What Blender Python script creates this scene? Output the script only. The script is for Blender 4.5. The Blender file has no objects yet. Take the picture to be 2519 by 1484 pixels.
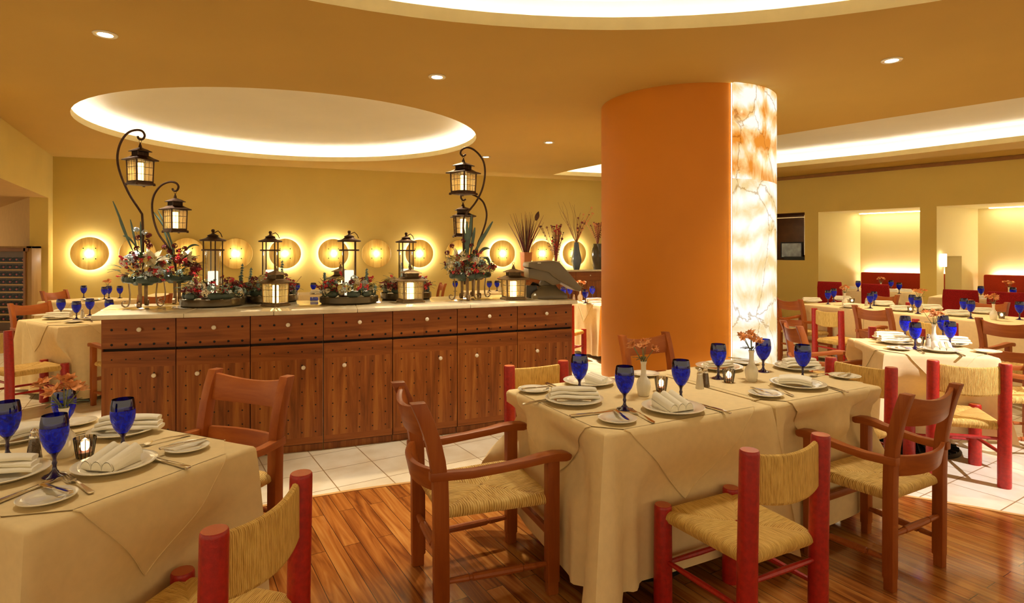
import bpy, bmesh, math, random
from math import sin, cos, pi, radians, sqrt, atan2, tan
from mathutils import Vector, Matrix
from mathutils.geometry import tessellate_polygon

sc = bpy.context.scene
C = sc.collection
F, CX, HY, H = 1430.0, 1259.5, 624.0, 1.45     # focal length in pixels, horizon row, eye height
CEIL = 3.2

# ------------------------------------------------------------------ camera, world, exposure
cam_d = bpy.data.cameras.new('camera'); cam = bpy.data.objects.new('camera', cam_d); C.objects.link(cam)
cam_d.sensor_width = 36.0; cam_d.lens = 36.0 * F / 2519.0
cam_d.shift_y = -(742.0 - HY) / 2519.0
cam.location = (0, 0, H); cam.rotation_euler = (pi / 2, 0, 0)
cam_d.clip_start = 0.05
sc.camera = cam
sc.view_settings.view_transform = 'Standard'; sc.view_settings.look = 'None'
sc.view_settings.gamma = 1.0; sc.view_settings.use_curve_mapping = False
sc.view_settings.exposure = 0.50
cy = sc.cycles
cy.use_denoising = True
cy.max_bounces = 6; cy.diffuse_bounces = 3; cy.glossy_bounces = 2; cy.transmission_bounces = 3
cy.transparent_max_bounces = 10; cy.caustics_reflective = False; cy.caustics_refractive = False
cy.sample_clamp_indirect = 6.0; cy.use_adaptive_sampling = True; cy.adaptive_threshold = 0.045
w = bpy.data.worlds.new('world'); sc.world = w; w.use_nodes = True
w.node_tree.nodes['Background'].inputs[0].default_value = (1.0, 0.78, 0.45, 1)
w.node_tree.nodes['Background'].inputs[1].default_value = 0.76

WARM = (1.0, 0.80, 0.50); WARMW = (1.0, 0.90, 0.72)
def spot(loc, target, power, size, color=WARM, blend=0.6, radius=0.06):
    l = bpy.data.lights.new('downlight_beam', 'SPOT'); l.energy = power; l.spot_size = radians(size)
    l.spot_blend = blend; l.color = color; l.shadow_soft_size = radius
    o = bpy.data.objects.new('downlight_beam', l); C.objects.link(o); o.location = loc
    o.rotation_euler = (Vector(target) - Vector(loc)).to_track_quat('-Z', 'Y').to_euler()
    return o
DOWN = [(-3.24, 4.63), (-.74, 5.74), (3.43, 5.25), (.58, 9.13), (-.47, 10.5)]
spot((-3.24, 4.63, 3.14), (-3.0, 4.35, 0), 420, 46, WARMW, .5)
spot((-.74, 5.74, 3.14), (-.9, 5.0, 0), 150, 100, WARM, .9)
spot((3.43, 5.25, 3.14), (3.5, 5.4, 0), 150, 110, WARM, .9)
spot((.58, 9.13, 3.14), (1.35, 8.2, 0), 800, 60, WARMW, .7)
spot((-.47, 10.5, 3.14), (-.47, 10.4, 0), 110, 110, WARM, .9)
spot((-5.6, 6.2, 3.14), (-5.0, 6.3, 0), 170, 100, WARM, .9)
spot((-6.4, 9.0, 3.14), (-6.4, 9.0, 0), 120, 110, WARM, .9)
spot((5.0, 7.4, 3.14), (4.8, 7.0, 0), 170, 110, WARM, .9)
spot((7.0, 9.6, 3.14), (7.0, 9.6, 0), 130, 110, WARM, .9)
spot((4.75, 2.0, 3.1), (3.05, 4.1, .4), 620, 34, (.97, .93, 1.0), .35, .03)
spot((-1.2, 3.5, 3.45), (-1.3, 3.0, .5), 110, 34, WARMW, .7, .1)
spot((1.2, 3.2, 3.5), (1.0, 3.0, 0), 110, 75, WARMW, .8, .15)
spot((-1.6, 2.3, 3.5), (-1.55, 2.1, 0), 60, 60, WARMW, .8, .15)
spot((-.2, 4.15, 3.14), (-.15, 4.05, 0), 150, 58, WARMW, .5)

# ------------------------------------------------------------------ helpers
def px(x, y, z=0.0):
    "point at height z seen at photo pixel x, y"
    Y = F * (H - z) / (y - HY)
    return ((x - CX) * Y / F, Y, z)
def pxy(x, y, Y):
    "point at distance Y seen at photo pixel x, y"
    return ((x - CX) * Y / F, Y, H + (HY - y) * Y / F)

class MB:
    def __init__(s): s.v = []; s.f = []; s.m = []; s.uv = {}; s.mi = 0
    def add(s, vs, fs, uv=None):
        n = len(s.v); s.v += [tuple(p) for p in vs]
        for f in fs: s.f.append(tuple(i + n for i in f)); s.m.append(s.mi)
        if uv:
            for i, t in enumerate(uv): s.uv[n + i] = t
        return s
    def box(s, c, d, rz=0, rx=0, ry=0, taper=None):
        x, y, z = d[0] / 2, d[1] / 2, d[2] / 2
        vs = [(a * x, b * y, e * z) for e in (-1, 1) for b in (-1, 1) for a in (-1, 1)]
        if rz or rx or ry:
            R = Matrix.Rotation(rz, 3, 'Z') @ Matrix.Rotation(ry, 3, 'Y') @ Matrix.Rotation(rx, 3, 'X')
            vs = [R @ Vector(p) for p in vs]
        vs = [(p[0] + c[0], p[1] + c[1], p[2] + c[2]) for p in vs]
        return s.add(vs, [(0, 2, 3, 1), (4, 5, 7, 6), (0, 1, 5, 4), (2, 6, 7, 3), (0, 4, 6, 2), (1, 3, 7, 5)])
    def loft(s, secs, cap=True, closed=False, uv=None):
        n = len(secs[0]); vs = [p for q in secs for p in q]; fs = []
        k = len(secs)
        for i in range(k if closed else k - 1):
            for j in range(n):
                a, b = i * n + j, i * n + (j + 1) % n
                c2, d2 = ((i + 1) % k) * n + (j + 1) % n, ((i + 1) % k) * n + j
                fs.append((a, b, c2, d2))
        if cap and not closed:
            fs.append(tuple(range(n))[::-1]); fs.append(tuple((k - 1) * n + j for j in range(n)))
        return s.add(vs, fs)
    def lathe(s, prof, seg=24, c=(0, 0, 0), sx=1.0, rot=None):
        secs = []
        for (r, z) in prof:
            ring = []
            for i in range(seg):
                a = 2 * pi * i / seg
                p = Vector((max(r, 1e-5) * cos(a) * sx, max(r, 1e-5) * sin(a) * sx, z))
                if rot: p = rot @ p
                ring.append((p[0] + c[0], p[1] + c[1], p[2] + c[2]))
            secs.append(ring)
        return s.loft(secs, cap=True)
    def tube(s, pts, r, seg=8, flat=1.0):
        pts = [Vector(p) for p in pts]; secs = []; k = len(pts)
        up = None
        for i, p in enumerate(pts):
            t = (pts[min(i + 1, k - 1)] - pts[max(i - 1, 0)])
            if t.length < 1e-9: t = Vector((0, 0, 1))
            t.normalize()
            if up is None:
                up = Vector((0, 0, 1)) if abs(t.z) < .9 else Vector((0, 1, 0))
            a = t.cross(up)
            if a.length < 1e-4: a = t.cross(Vector((1, 0, 0)))
            a.normalize(); b = a.cross(t); up = b
            rr = r[i] if isinstance(r, (list, tuple)) else r
            secs.append([tuple(p + a * (cos(2 * pi * j / seg) * rr) + b * (sin(2 * pi * j / seg) * rr * flat)) for j in range(seg)])
        return s.loft(secs)
    def grid(s, fn, nu, nv, uv=None):
        vs = []; fs = []; uvs = []
        for j in range(nv + 1):
            for i in range(nu + 1):
                vs.append(fn(i / nu, j / nv))
                if uv: uvs.append(uv(i / nu, j / nv))
        for j in range(nv):
            for i in range(nu):
                a = j * (nu + 1) + i
                fs.append((a, a + 1, a + nu + 2, a + nu + 1))
        return s.add(vs, fs, uvs or None)
    def sphere(s, c, r, seg=8, rings=5, sz=1.0):
        prof = [(r * sin(pi * i / rings), -r * sz * cos(pi * i / rings)) for i in range(rings + 1)]
        return s.lathe(prof, seg, c)
    def prism(s, poly, z0, z1):
        n = len(poly)
        return s.add([(p[0], p[1], z0) for p in poly] + [(p[0], p[1], z1) for p in poly],
                     [tuple(range(n))[::-1], tuple(range(n, 2 * n))] + [(i, (i + 1) % n, n + (i + 1) % n, n + i) for i in range(n)])
    def mesh(s, name, mats, bevel=0, ang=35, flip=False, recalc=True):
        me = bpy.data.meshes.new(name); me.from_pydata(s.v, [], s.f)
        if not isinstance(mats, (list, tuple)): mats = [mats]
        for m in mats: me.materials.append(m)
        if len(mats) > 1: me.polygons.foreach_set('material_index', s.m)
        if s.uv:
            ul = me.uv_layers.new(name='strand')
            for l in me.loops: ul.data[l.index].uv = s.uv.get(l.vertex_index, (0, 0))
        if bevel or recalc:
            bm = bmesh.new(); bm.from_mesh(me)
            if bevel:
                es = [e for e in bm.edges if len(e.link_faces) == 2 and e.calc_face_angle(0) > .6]
                bmesh.ops.bevel(bm, geom=es, offset=bevel, segments=2, profile=.6, affect='EDGES', clamp_overlap=True)
            if recalc: bmesh.ops.recalc_face_normals(bm, faces=bm.faces)
            bm.to_mesh(me); bm.free()
        me.shade_smooth(); me.set_sharp_from_angle(angle=radians(ang))
        return me

def tag(o, label=None, cat=None, group=None, kind=None):
    if label: o['label'] = label
    if cat: o['category'] = cat
    if group: o['group'] = group
    if kind: o['kind'] = kind
    return o
def thing(name, label, cat, loc=(0, 0, 0), rz=0, group=None):
    o = bpy.data.objects.new(name, None); C.objects.link(o); o.empty_display_size = .1
    o.location = loc; o.rotation_euler = (0, 0, rz); return tag(o, label, cat, group)
def part(name, mb, mats, parent, bevel=0, ang=35, label=None, recalc=True):
    me = mb.mesh(name, mats, bevel, ang, recalc=recalc) if isinstance(mb, MB) else mb
    o = bpy.data.objects.new(name, me); C.objects.link(o); o.parent = parent
    if label: o['label'] = label
    return o
def solo(name, mb, mats, label, cat, loc=(0, 0, 0), rz=0, group=None, bevel=0, ang=35, recalc=True):
    me = mb.mesh(name, mats, bevel, ang, recalc=recalc) if isinstance(mb, MB) else mb
    o = bpy.data.objects.new(name, me); C.objects.link(o)
    o.location = loc; o.rotation_euler = (0, 0, rz); return tag(o, label, cat, group)
def struct(name, mb, mats, bevel=0, ang=35, recalc=False):
    o = bpy.data.objects.new(name, mb.mesh(name, mats, bevel, ang, recalc=recalc)); C.objects.link(o)
    o['kind'] = 'structure'; return o
KIDS = {}
def kids(o):
    return [c for c in o.children]
def dup(root, loc, rz=0, label=None, group=None, scale=None):
    def cp(o, par):
        c = o.copy(); C.objects.link(c)
        c.parent = par
        for k in list(o.children): cp(k, c)
        return c
    r = cp(root, None); r.location = loc; r.rotation_euler = (0, 0, rz)
    if scale: r.scale = scale
    if label: r['label'] = label
    if group: r['group'] = group
    return r
PROTO = {}
def place(key, maker, loc, rz, label, group=None, scale=None):
    "the first call moves the prototype itself, later calls copy it"
    if key not in PROTO:
        r = maker(); PROTO[key] = r
        r.location = loc; r.rotation_euler = (0, 0, rz); r['label'] = label
        if group: r['group'] = group
        if scale: r.scale = scale
        return r
    r = dup(PROTO[key], loc, rz, label, group)
    r.scale = scale or (1, 1, 1)
    return r

# ------------------------------------------------------------------ materials
def mat(name):
    m = bpy.data.materials.new(name); m.use_nodes = True
    return m, m.node_tree, m.node_tree.nodes['Principled BSDF']
def node(nt, t, **k):
    n = nt.nodes.new(t)
    for a, b in k.items():
        if hasattr(n, a): setattr(n, a, b)
        else: n.inputs[a.replace('_', ' ')].default_value = b
    return n
def ramp(nt, src, stops):
    r = nt.nodes.new('ShaderNodeValToRGB'); cr = r.color_ramp
    while len(cr.elements) < len(stops): cr.elements.new(.5)
    for e, (p, c) in zip(cr.elements, stops): e.position = p; e.color = (*c, 1)
    nt.links.new(src, r.inputs[0]); return r
def mul(c, k): return tuple(min(1, x * k) for x in c)
def mapped(nt, scale=(1, 1, 1), rot=(0, 0, 0), out='Object', loc=(0, 0, 0)):
    tc = nt.nodes.new('ShaderNodeTexCoord'); mp = nt.nodes.new('ShaderNodeMapping')
    mp.inputs['Scale'].default_value = scale; mp.inputs['Rotation'].default_value = rot; mp.inputs['Location'].default_value = loc
    nt.links.new(tc.outputs[out], mp.inputs[0]); return mp.outputs[0]
def bump(nt, b, src, strength=.3, dist=.01):
    n = nt.nodes.new('ShaderNodeBump'); n.inputs['Strength'].default_value = strength; n.inputs['Distance'].default_value = dist
    nt.links.new(src, n.inputs['Height']); nt.links.new(n.outputs[0], b.inputs['Normal'])
def plain(name, col, rough=.5, metal=0, var=.12, scale=8, bmp=0, bscale=120, coat=0, spec=None):
    m, nt, b = mat(name)
    n = node(nt, 'ShaderNodeTexNoise'); n.inputs['Scale'].default_value = scale; n.inputs['Detail'].default_value = 3
    nt.links.new(mapped(nt), n.inputs['Vector'])
    r = ramp(nt, n.outputs[0], [(.3, mul(col, 1 - var)), (.7, mul(col, 1 + var * .6))])
    nt.links.new(r.outputs[0], b.inputs['Base Color'])
    b.inputs['Roughness'].default_value = rough; b.inputs['Metallic'].default_value = metal
    b.inputs['Coat Weight'].default_value = coat
    if spec is not None: b.inputs['Specular IOR Level'].default_value = spec
    if bmp:
        n2 = node(nt, 'ShaderNodeTexNoise'); n2.inputs['Scale'].default_value = bscale
        nt.links.new(mapped(nt), n2.inputs['Vector']); bump(nt, b, n2.outputs[0], bmp, .003)
    return m
def wood(name, dark, mid, light, axis='z', rough=.4, sc_=6, coat=.15, stretch=14):
    m, nt, b = mat(name)
    s = {'x': (sc_ / stretch, sc_, sc_), 'y': (sc_, sc_ / stretch, sc_), 'z': (sc_, sc_, sc_ / stretch)}[axis]
    v = mapped(nt, s)
    n = node(nt, 'ShaderNodeTexNoise'); n.inputs['Scale'].default_value = 2.2; n.inputs['Detail'].default_value = 6; n.inputs['Roughness'].default_value = .65
    n.inputs['Distortion'].default_value = .6
    nt.links.new(v, n.inputs['Vector'])
    r = ramp(nt, n.outputs[0], [(.25, dark), (.5, mid), (.75, light)])
    nt.links.new(r.outputs[0], b.inputs['Base Color']); b.inputs['Roughness'].default_value = rough
    b.inputs['Coat Weight'].default_value = coat; b.inputs['Coat Roughness'].default_value = .25; b.inputs['Specular IOR Level'].default_value = .3
    return m
def emit(name, col, strength):
    m = bpy.data.materials.new(name); m.use_nodes = True; nt = m.node_tree; nt.nodes.clear()
    e = nt.nodes.new('ShaderNodeEmission'); o = nt.nodes.new('ShaderNodeOutputMaterial')
    e.inputs[0].default_value = (*col, 1); e.inputs[1].default_value = strength
    nt.links.new(e.outputs[0], o.inputs[0]); return m

M = {}
M['wall'] = plain('golden_wall_paint', (.72, .52, .13), .75, var=.05, scale=1.2, bmp=.05)
M['ceil'] = plain('ochre_ceiling_paint', (.60, .37, .075), .8, var=.05, scale=.8)
M['recess'] = plain('cream_recess_paint', (.87, .79, .61), .7, var=.04, scale=1)
M['lip'] = plain('pale_gold_lip_paint', (.84, .68, .34), .7, var=.04)
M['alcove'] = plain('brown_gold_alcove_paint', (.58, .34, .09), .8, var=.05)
M['brown_trim'] = plain('brown_trim_paint', (.34, .15, .03), .5)
M['niche'] = plain('pale_yellow_niche_paint', (.84, .68, .30), .75, var=.04, scale=1)
M['cloth'] = plain('cream_damask_cloth', (.88, .68, .36), .85, var=.04, scale=30, bmp=.25, bscale=22, spec=.2)
M['napkin'] = plain('white_napkin_linen', (.92, .84, .66), .85, var=.03, bmp=.2, bscale=150, spec=.2)
M['china'] = plain('white_china', (.88, .80, .62), .08, var=.02, coat=.6)
M['steel'] = plain('polished_steel', (.70, .64, .54), .16, 1.0, var=.05)
M['red'] = plain('red_lacquer', (.43, .012, .006), .42, var=.25, scale=60, coat=.12, bmp=.15, bscale=250)
M['red_top'] = plain('orange_red_lacquer_end', (.56, .10, .02), .35, var=.1, coat=.3)
M['brown'] = wood('reddish_brown_chair_wood', (.24, .048, .007), (.33, .078, .011), (.41, .115, .018), 'z', .42, 9, .10)
M['brown_x'] = wood('reddish_brown_rail_wood', (.26, .056, .008), (.36, .090, .013), (.44, .125, .02), 'x', .42, 9, .10)
M['brown_y'] = wood('reddish_brown_arm_wood', (.26, .056, .008), (.36, .090, .013), (.44, .125, .02), 'y', .42, 9, .10)
M['cabv'] = wood('dark_walnut_vertical', (.11, .024, .003), (.29, .082, .012), (.48, .18, .03), 'z', .42, 10, .12, 18)
M['cabh'] = wood('dark_walnut_horizontal', (.15, .034, .004), (.28, .078, .011), (.38, .125, .02), 'x', .42, 9, .12, 18)
M['cabdark'] = plain('cabinet_shadow_gap', (.02, .008, .004), .8)
M['nail'] = plain('black_nail_heads', (.012, .010, .010), .35, .6)
M['knob'] = plain('ivory_ceramic_knob', (.88, .78, .60), .18, coat=.5)
M['iron'] = plain('dark_bronze_iron', (.075, .038, .022), .42, .75, var=.3, scale=30)
M['bronze'] = plain('aged_bronze', (.20, .125, .055), .42, .7, var=.3, scale=25)
M['bronzefoot'] = plain('brown_iron_strap', (.22, .13, .06), .38, .7, var=.3, scale=20)
M['candle'] = emit('glowing_pillar_candle', (1.0, .88, .52), 5.0)
M['candle_soft'] = emit('glowing_hurricane_candle', (1.0, .86, .56), 1.35)
M['flame'] = emit('votive_flame_glow', (1.0, .86, .60), 9.0)
M['lamp'] = emit('lit_downlight', (1.0, .93, .8), 22.0)
M['cove'] = emit('cove_tube_light', (.97, .98, 1.0), 20.0)
M['cove2'] = emit('big_cove_tube_light', (.97, .98, 1.0), 20.0)
M['halo'] = emit('disc_back_light', (1.0, .98, .94), 50.0)
M['bulb'] = emit('disc_centre_lamp', (1.0, .96, .84), 75.0)
M['slit'] = emit('column_slit_light', (1.0, .80, .45), 5.0)
M['trayrim'] = plain('dark_green_bronze_tray', (.10, .07, .035), .25, .6, var=.3)
M['sand'] = plain('pale_sand', (.78, .66, .45), .9, var=.2, scale=90)
M['velvet'] = plain('deep_red_velvet', (.30, .008, .008), .85, var=.3, scale=80, spec=.2)
M['bench'] = plain('brick_red_bench_fabric', (.42, .035, .012), .8, var=.15, scale=90, spec=.2)
M['blackiron'] = plain('black_cast_iron', (.012, .012, .010), .45, .3)
M['pos'] = plain('taupe_plastic', (.18, .14, .085), .35, var=.05)
M['posd'] = plain('dark_plastic', (.03, .02, .015), .3)
M['terracotta'] = plain('terracotta', (.55, .20, .07), .7, bmp=.3, bscale=40)
M['bluevase'] = plain('slate_blue_glaze', (.09, .13, .19), .2, coat=.4)
M['blackvase'] = plain('dark_olive_glaze', (.05, .035, .018), .2, coat=.4)
M['creamvase'] = plain('cream_ceramic', (.85, .75, .52), .4)
M['darkwood'] = plain('very_dark_wood', (.22, .085, .02), .4)
M['panelwood'] = wood('olive_cabinet_wood', (.30, .16, .045), (.38, .21, .06), (.42, .25, .08), 'z', .5)
M['shelfwood'] = wood('pale_shelf_wood', (.50, .26, .08), (.62, .34, .11), (.70, .42, .15), 'x', .5)
M['bottle'] = plain('dark_wine_bottle_glass', (.018, .014, .03), .12, coat=.5)
M['capsule'] = plain('wine_capsule_foil', (.30, .03, .04), .3, .4)
M['screenblue'] = plain('pale_blue_print', (.62, .74, .95), .5, var=.35, scale=9)
M['shaker'] = plain('shaker_glass_with_salt', (.62, .55, .42), .12, var=.1, coat=.5)
M['pepper'] = plain('shaker_glass_with_pepper', (.14, .085, .045), .12, var=.5, scale=200, coat=.5)
M['green'] = plain('leaf_green', (.06, .10, .035), .5, var=.4, scale=15)
M['bluegreen'] = plain('blue_green_blade', (.10, .17, .14), .4, var=.35, scale=12)
M['palegreen'] = plain('pale_sage_bells', (.24, .36, .34), .6, var=.35, scale=40)
M['wrapleaf'] = plain('dark_wrapped_leaf', (.035, .055, .038), .35, var=.4, scale=20)
M['berry'] = plain('red_berries', (.62, .03, .04), .35, var=.3, scale=60)
M['darkred'] = plain('dark_red_blooms', (.20, .018, .022), .6, var=.4, scale=40)
M['creamfl'] = plain('cream_blooms', (.86, .74, .50), .7, var=.25, scale=50)
M['bluefl'] = plain('pale_blue_blooms', (.66, .74, .80), .7, var=.25, scale=50)
M['yellowfl'] = plain('yellow_green_blooms', (.74, .58, .18), .7, var=.3, scale=50)
M['lilywhite'] = plain('cream_lily_petal', (.88, .78, .50), .5, var=.1, scale=20)
M['orangefl'] = plain('orange_alstroemeria', (.90, .36, .12), .55, var=.35, scale=70)
M['stemgreen'] = plain('pale_green_stem', (.22, .24, .09), .5, var=.3)
M['twig'] = plain('dry_brown_twig', (.26, .12, .045), .7, var=.3)
M['drydark'] = plain('dark_dried_reed', (.10, .04, .025), .7, var=.4)
M['bluevotive'] = plain('blue_glass_holder', (.01, .02, .45), .1, coat=.6)

# glass
def tinted(name, col, gloss=.12, glosscol=(1, 1, 1), edge=.75):
    m = bpy.data.materials.new(name); m.use_nodes = True; nt = m.node_tree; nt.nodes.clear()
    t = nt.nodes.new('ShaderNodeBsdfTransparent'); t.inputs[0].default_value = (*col, 1)
    g = nt.nodes.new('ShaderNodeBsdfGlossy'); g.inputs['Roughness'].default_value = .04; g.inputs[0].default_value = (*glosscol, 1)
    fr = nt.nodes.new('ShaderNodeLayerWeight'); fr.inputs[0].default_value = .25
    n = nt.nodes.new('ShaderNodeTexNoise'); n.inputs['Scale'].default_value = 3
    mx = nt.nodes.new('ShaderNodeMath'); mx.operation = 'MULTIPLY_ADD'; mx.inputs[1].default_value = edge; mx.inputs[2].default_value = gloss * .5
    s = nt.nodes.new('ShaderNodeMixShader'); o = nt.nodes.new('ShaderNodeOutputMaterial')
    nt.links.new(fr.outputs['Fresnel'], mx.inputs[0]); nt.links.new(mx.outputs[0], s.inputs[0])
    nt.links.new(t.outputs[0], s.inputs[1]); nt.links.new(g.outputs[0], s.inputs[2]); nt.links.new(s.outputs[0], o.inputs[0])
    return m
M['blueglass'] = tinted('cobalt_blue_glass', (.16, .17, .55), .12)
M['clear'] = tinted('clear_glass', (.95, .94, .90), .03, edge=.4)
M['votiveglass'] = tinted('ribbed_votive_glass', (.70, .62, .50), .3)
M['amberpane'] = None
def blue_water():
    m, nt, b = mat('bright_blue_water')
    v = nt.nodes.new('ShaderNodeTexVoronoi'); v.inputs['Scale'].default_value = 90
    n = nt.nodes.new('ShaderNodeTexNoise'); n.inputs['Scale'].default_value = 45; n.inputs['Detail'].default_value = 4; n.inputs['Distortion'].default_value = 1.5
    co = mapped(nt); nt.links.new(co, n.inputs['Vector']); nt.links.new(co, v.inputs['Vector'])
    r = ramp(nt, n.outputs[0], [(.30, (.0, .001, .25)), (.46, (.0, .004, .60)), (.64, (.0, .015, 1.0)), (.82, (.01, .09, 1.0))])
    nt.links.new(r.outputs[0], b.inputs['Base Color']); b.inputs['Roughness'].default_value = .16
    b.inputs['Specular IOR Level'].default_value = .35
    bump(nt, b, n.outputs[0], .45, .01); return m
M['water'] = blue_water()
M['bluestem'] = plain('dark_cobalt_stem_glass', (.022, .008, .075), .06, var=.2, coat=.8)
def amber():
    m = bpy.data.materials.new('amber_seeded_glass'); m.use_nodes = True; nt = m.node_tree; nt.nodes.clear()
    t = nt.nodes.new('ShaderNodeBsdfTransparent'); t.inputs[0].default_value = (.92, .72, .40, 1)
    d = nt.nodes.new('ShaderNodeBsdfTranslucent'); d.inputs[0].default_value = (.95, .66, .25, 1)
    g = nt.nodes.new('ShaderNodeBsdfGlossy'); g.inputs['Roughness'].default_value = .15
    s1 = nt.nodes.new('ShaderNodeMixShader'); s1.inputs[0].default_value = .22
    s2 = nt.nodes.new('ShaderNodeMixShader'); s2.inputs[0].default_value = .06
    o = nt.nodes.new('ShaderNodeOutputMaterial')
    nt.links.new(t.outputs[0], s1.inputs[1]); nt.links.new(d.outputs[0], s1.inputs[2])
    nt.links.new(s1.outputs[0], s2.inputs[1]); nt.links.new(g.outputs[0], s2.inputs[2]); nt.links.new(s2.outputs[0], o.inputs[0]); return m
M['amber'] = amber()
def rush(name, period=.0085, dark=(.24, .10, .018), mid=(.68, .39, .085), light=(.95, .70, .26), st=1.0):
    m, nt, b = mat(name)
    co = mapped(nt, (1, 1, 1), out='UV')
    wv = nt.nodes.new('ShaderNodeTexWave'); wv.wave_type = 'BANDS'; wv.bands_direction = 'X'
    wv.inputs['Scale'].default_value = 2 * pi / (20 * period); wv.inputs['Distortion'].default_value = 3.0
    wv.inputs['Detail'].default_value = 2; wv.inputs['Detail Scale'].default_value = .35
    nt.links.new(co, wv.inputs['Vector'])
    co2 = mapped(nt, (150, 16, 1), out='UV')
    n = nt.nodes.new('ShaderNodeTexNoise'); n.inputs['Scale'].default_value = 1; n.inputs['Detail'].default_value = 4; nt.links.new(co2, n.inputs['Vector'])
    co3 = mapped(nt, (14, 4, 1), out='UV')
    n3 = nt.nodes.new('ShaderNodeTexNoise'); n3.inputs['Scale'].default_value = 1; nt.links.new(co3, n3.inputs['Vector'])
    a = nt.nodes.new('ShaderNodeMath'); a.operation = 'MULTIPLY'; nt.links.new(wv.outputs['Fac'], a.inputs[0]); a.inputs[1].default_value = .30
    a2 = nt.nodes.new('ShaderNodeMath'); a2.operation = 'MULTIPLY_ADD'; nt.links.new(n.outputs[0], a2.inputs[0]); a2.inputs[1].default_value = .78; nt.links.new(a.outputs[0], a2.inputs[2])
    a3 = nt.nodes.new('ShaderNodeMath'); a3.operation = 'MULTIPLY_ADD'; nt.links.new(n3.outputs[0], a3.inputs[0]); a3.inputs[1].default_value = .35; nt.links.new(a2.outputs[0], a3.inputs[2])
    r = ramp(nt, a3.outputs[0], [(.38, dark), (.62, mid), (.92, light)])
    nt.links.new(r.outputs[0], b.inputs['Base Color']); b.inputs['Roughness'].default_value = .6
    b.inputs['Specular IOR Level'].default_value = .3
    bump(nt, b, a2.outputs[0], st, .006); return m
M['rush'] = rush('woven_rush')
M['rushfine'] = rush('woven_rush_back', .006, (.34, .15, .025), (.68, .39, .08), (.90, .62, .19), .8)

def floor_mats():
    m, nt, b = mat('polished_plank_floor')
    co = mapped(nt, (1, 1, 1), (0, 0, -radians(121)))
    br = nt.nodes.new('ShaderNodeTexBrick'); br.offset = .37; br.inputs['Scale'].default_value = 1
    br.inputs['Brick Width'].default_value = 1.1; br.inputs['Row Height'].default_value = .085; br.inputs['Mortar Size'].default_value = .0016
    br.inputs['Color1'].default_value = (.0, .0, .0, 1); br.inputs['Color2'].default_value = (1, 1, 1, 1); br.inputs['Mortar'].default_value = (.25, .25, .25, 1)
    br.inputs['Bias'].default_value = 0
    nt.links.new(co, br.inputs['Vector'])
    mp2 = nt.nodes.new('ShaderNodeMapping'); mp2.inputs['Scale'].default_value = (1.0, 13, 1); nt.links.new(co, mp2.inputs[0]); co2 = mp2.outputs[0]
    sep = nt.nodes.new('ShaderNodeVectorMath'); sep.operation = 'ADD'
    sc2 = nt.nodes.new('ShaderNodeVectorMath'); sc2.operation = 'SCALE'; sc2.inputs['Scale'].default_value = 7
    nt.links.new(br.outputs['Color'], sc2.inputs[0]); nt.links.new(sc2.outputs[0], sep.inputs[0])
    mp = co2; nt.links.new(mp, sep.inputs[1])
    n = nt.nodes.new('ShaderNodeTexNoise'); n.inputs['Scale'].default_value = 1.6; n.inputs['Detail'].default_value = 6; n.inputs['Distortion'].default_value = 1.2
    nt.links.new(sep.outputs[0], n.inputs['Vector'])
    a = nt.nodes.new('ShaderNodeMath'); a.operation = 'MULTIPLY_ADD'; nt.links.new(br.outputs['Color'], a.inputs[0]); a.inputs[1].default_value = .26; nt.links.new(n.outputs[0], a.inputs[2])
    r = ramp(nt, a.outputs[0], [(.30, (.09, .020, .004)), (.48, (.25, .070, .012)), (.66, (.42, .145, .026)), (.88, (.58, .26, .06))])
    mx = nt.nodes.new('ShaderNodeMixRGB'); mx.blend_type = 'MIX'; nt.links.new(br.outputs['Fac'], mx.inputs[0]); nt.links.new(r.outputs[0], mx.inputs[1]); mx.inputs[2].default_value = (.05, .015, .005, 1)
    nt.links.new(mx.outputs[0], b.inputs['Base Color']); b.inputs['Roughness'].default_value = .16; b.inputs['Coat Weight'].default_value = .5; b.inputs['Coat Roughness'].default_value = .08
    M['plank'] = m
    m, nt, b = mat('cream_floor_tile')
    co = mapped(nt, (1, 1, 1), (0, 0, -radians(32)))
    br = nt.nodes.new('ShaderNodeTexBrick'); br.offset = 0; br.inputs['Scale'].default_value = 1
    br.inputs['Brick Width'].default_value = .33; br.inputs['Row Height'].default_value = .33; br.inputs['Mortar Size'].default_value = .0035
    br.inputs['Color1'].default_value = (.80, .70, .52, 1); br.inputs['Color2'].default_value = (.84, .75, .58, 1); br.inputs['Mortar'].default_value = (.34, .21, .09, 1)
    nt.links.new(co, br.inputs['Vector'])
    n = nt.nodes.new('ShaderNodeTexNoise'); n.inputs['Scale'].default_value = 5; n.inputs['Detail'].default_value = 5; nt.links.new(co, n.inputs['Vector'])
    r = ramp(nt, n.outputs[0], [(.3, (.86, .80, .70)), (.6, (1, 1, 1))])
    mx = nt.nodes.new('ShaderNodeMixRGB'); mx.blend_type = 'MULTIPLY'; mx.inputs[0].default_value = 1
    nt.links.new(br.outputs['Color'], mx.inputs[1]); nt.links.new(r.outputs[0], mx.inputs[2])
    nt.links.new(mx.outputs[0], b.inputs['Base Color']); b.inputs['Roughness'].default_value = .3
    M['tile'] = m
floor_mats()
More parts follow.
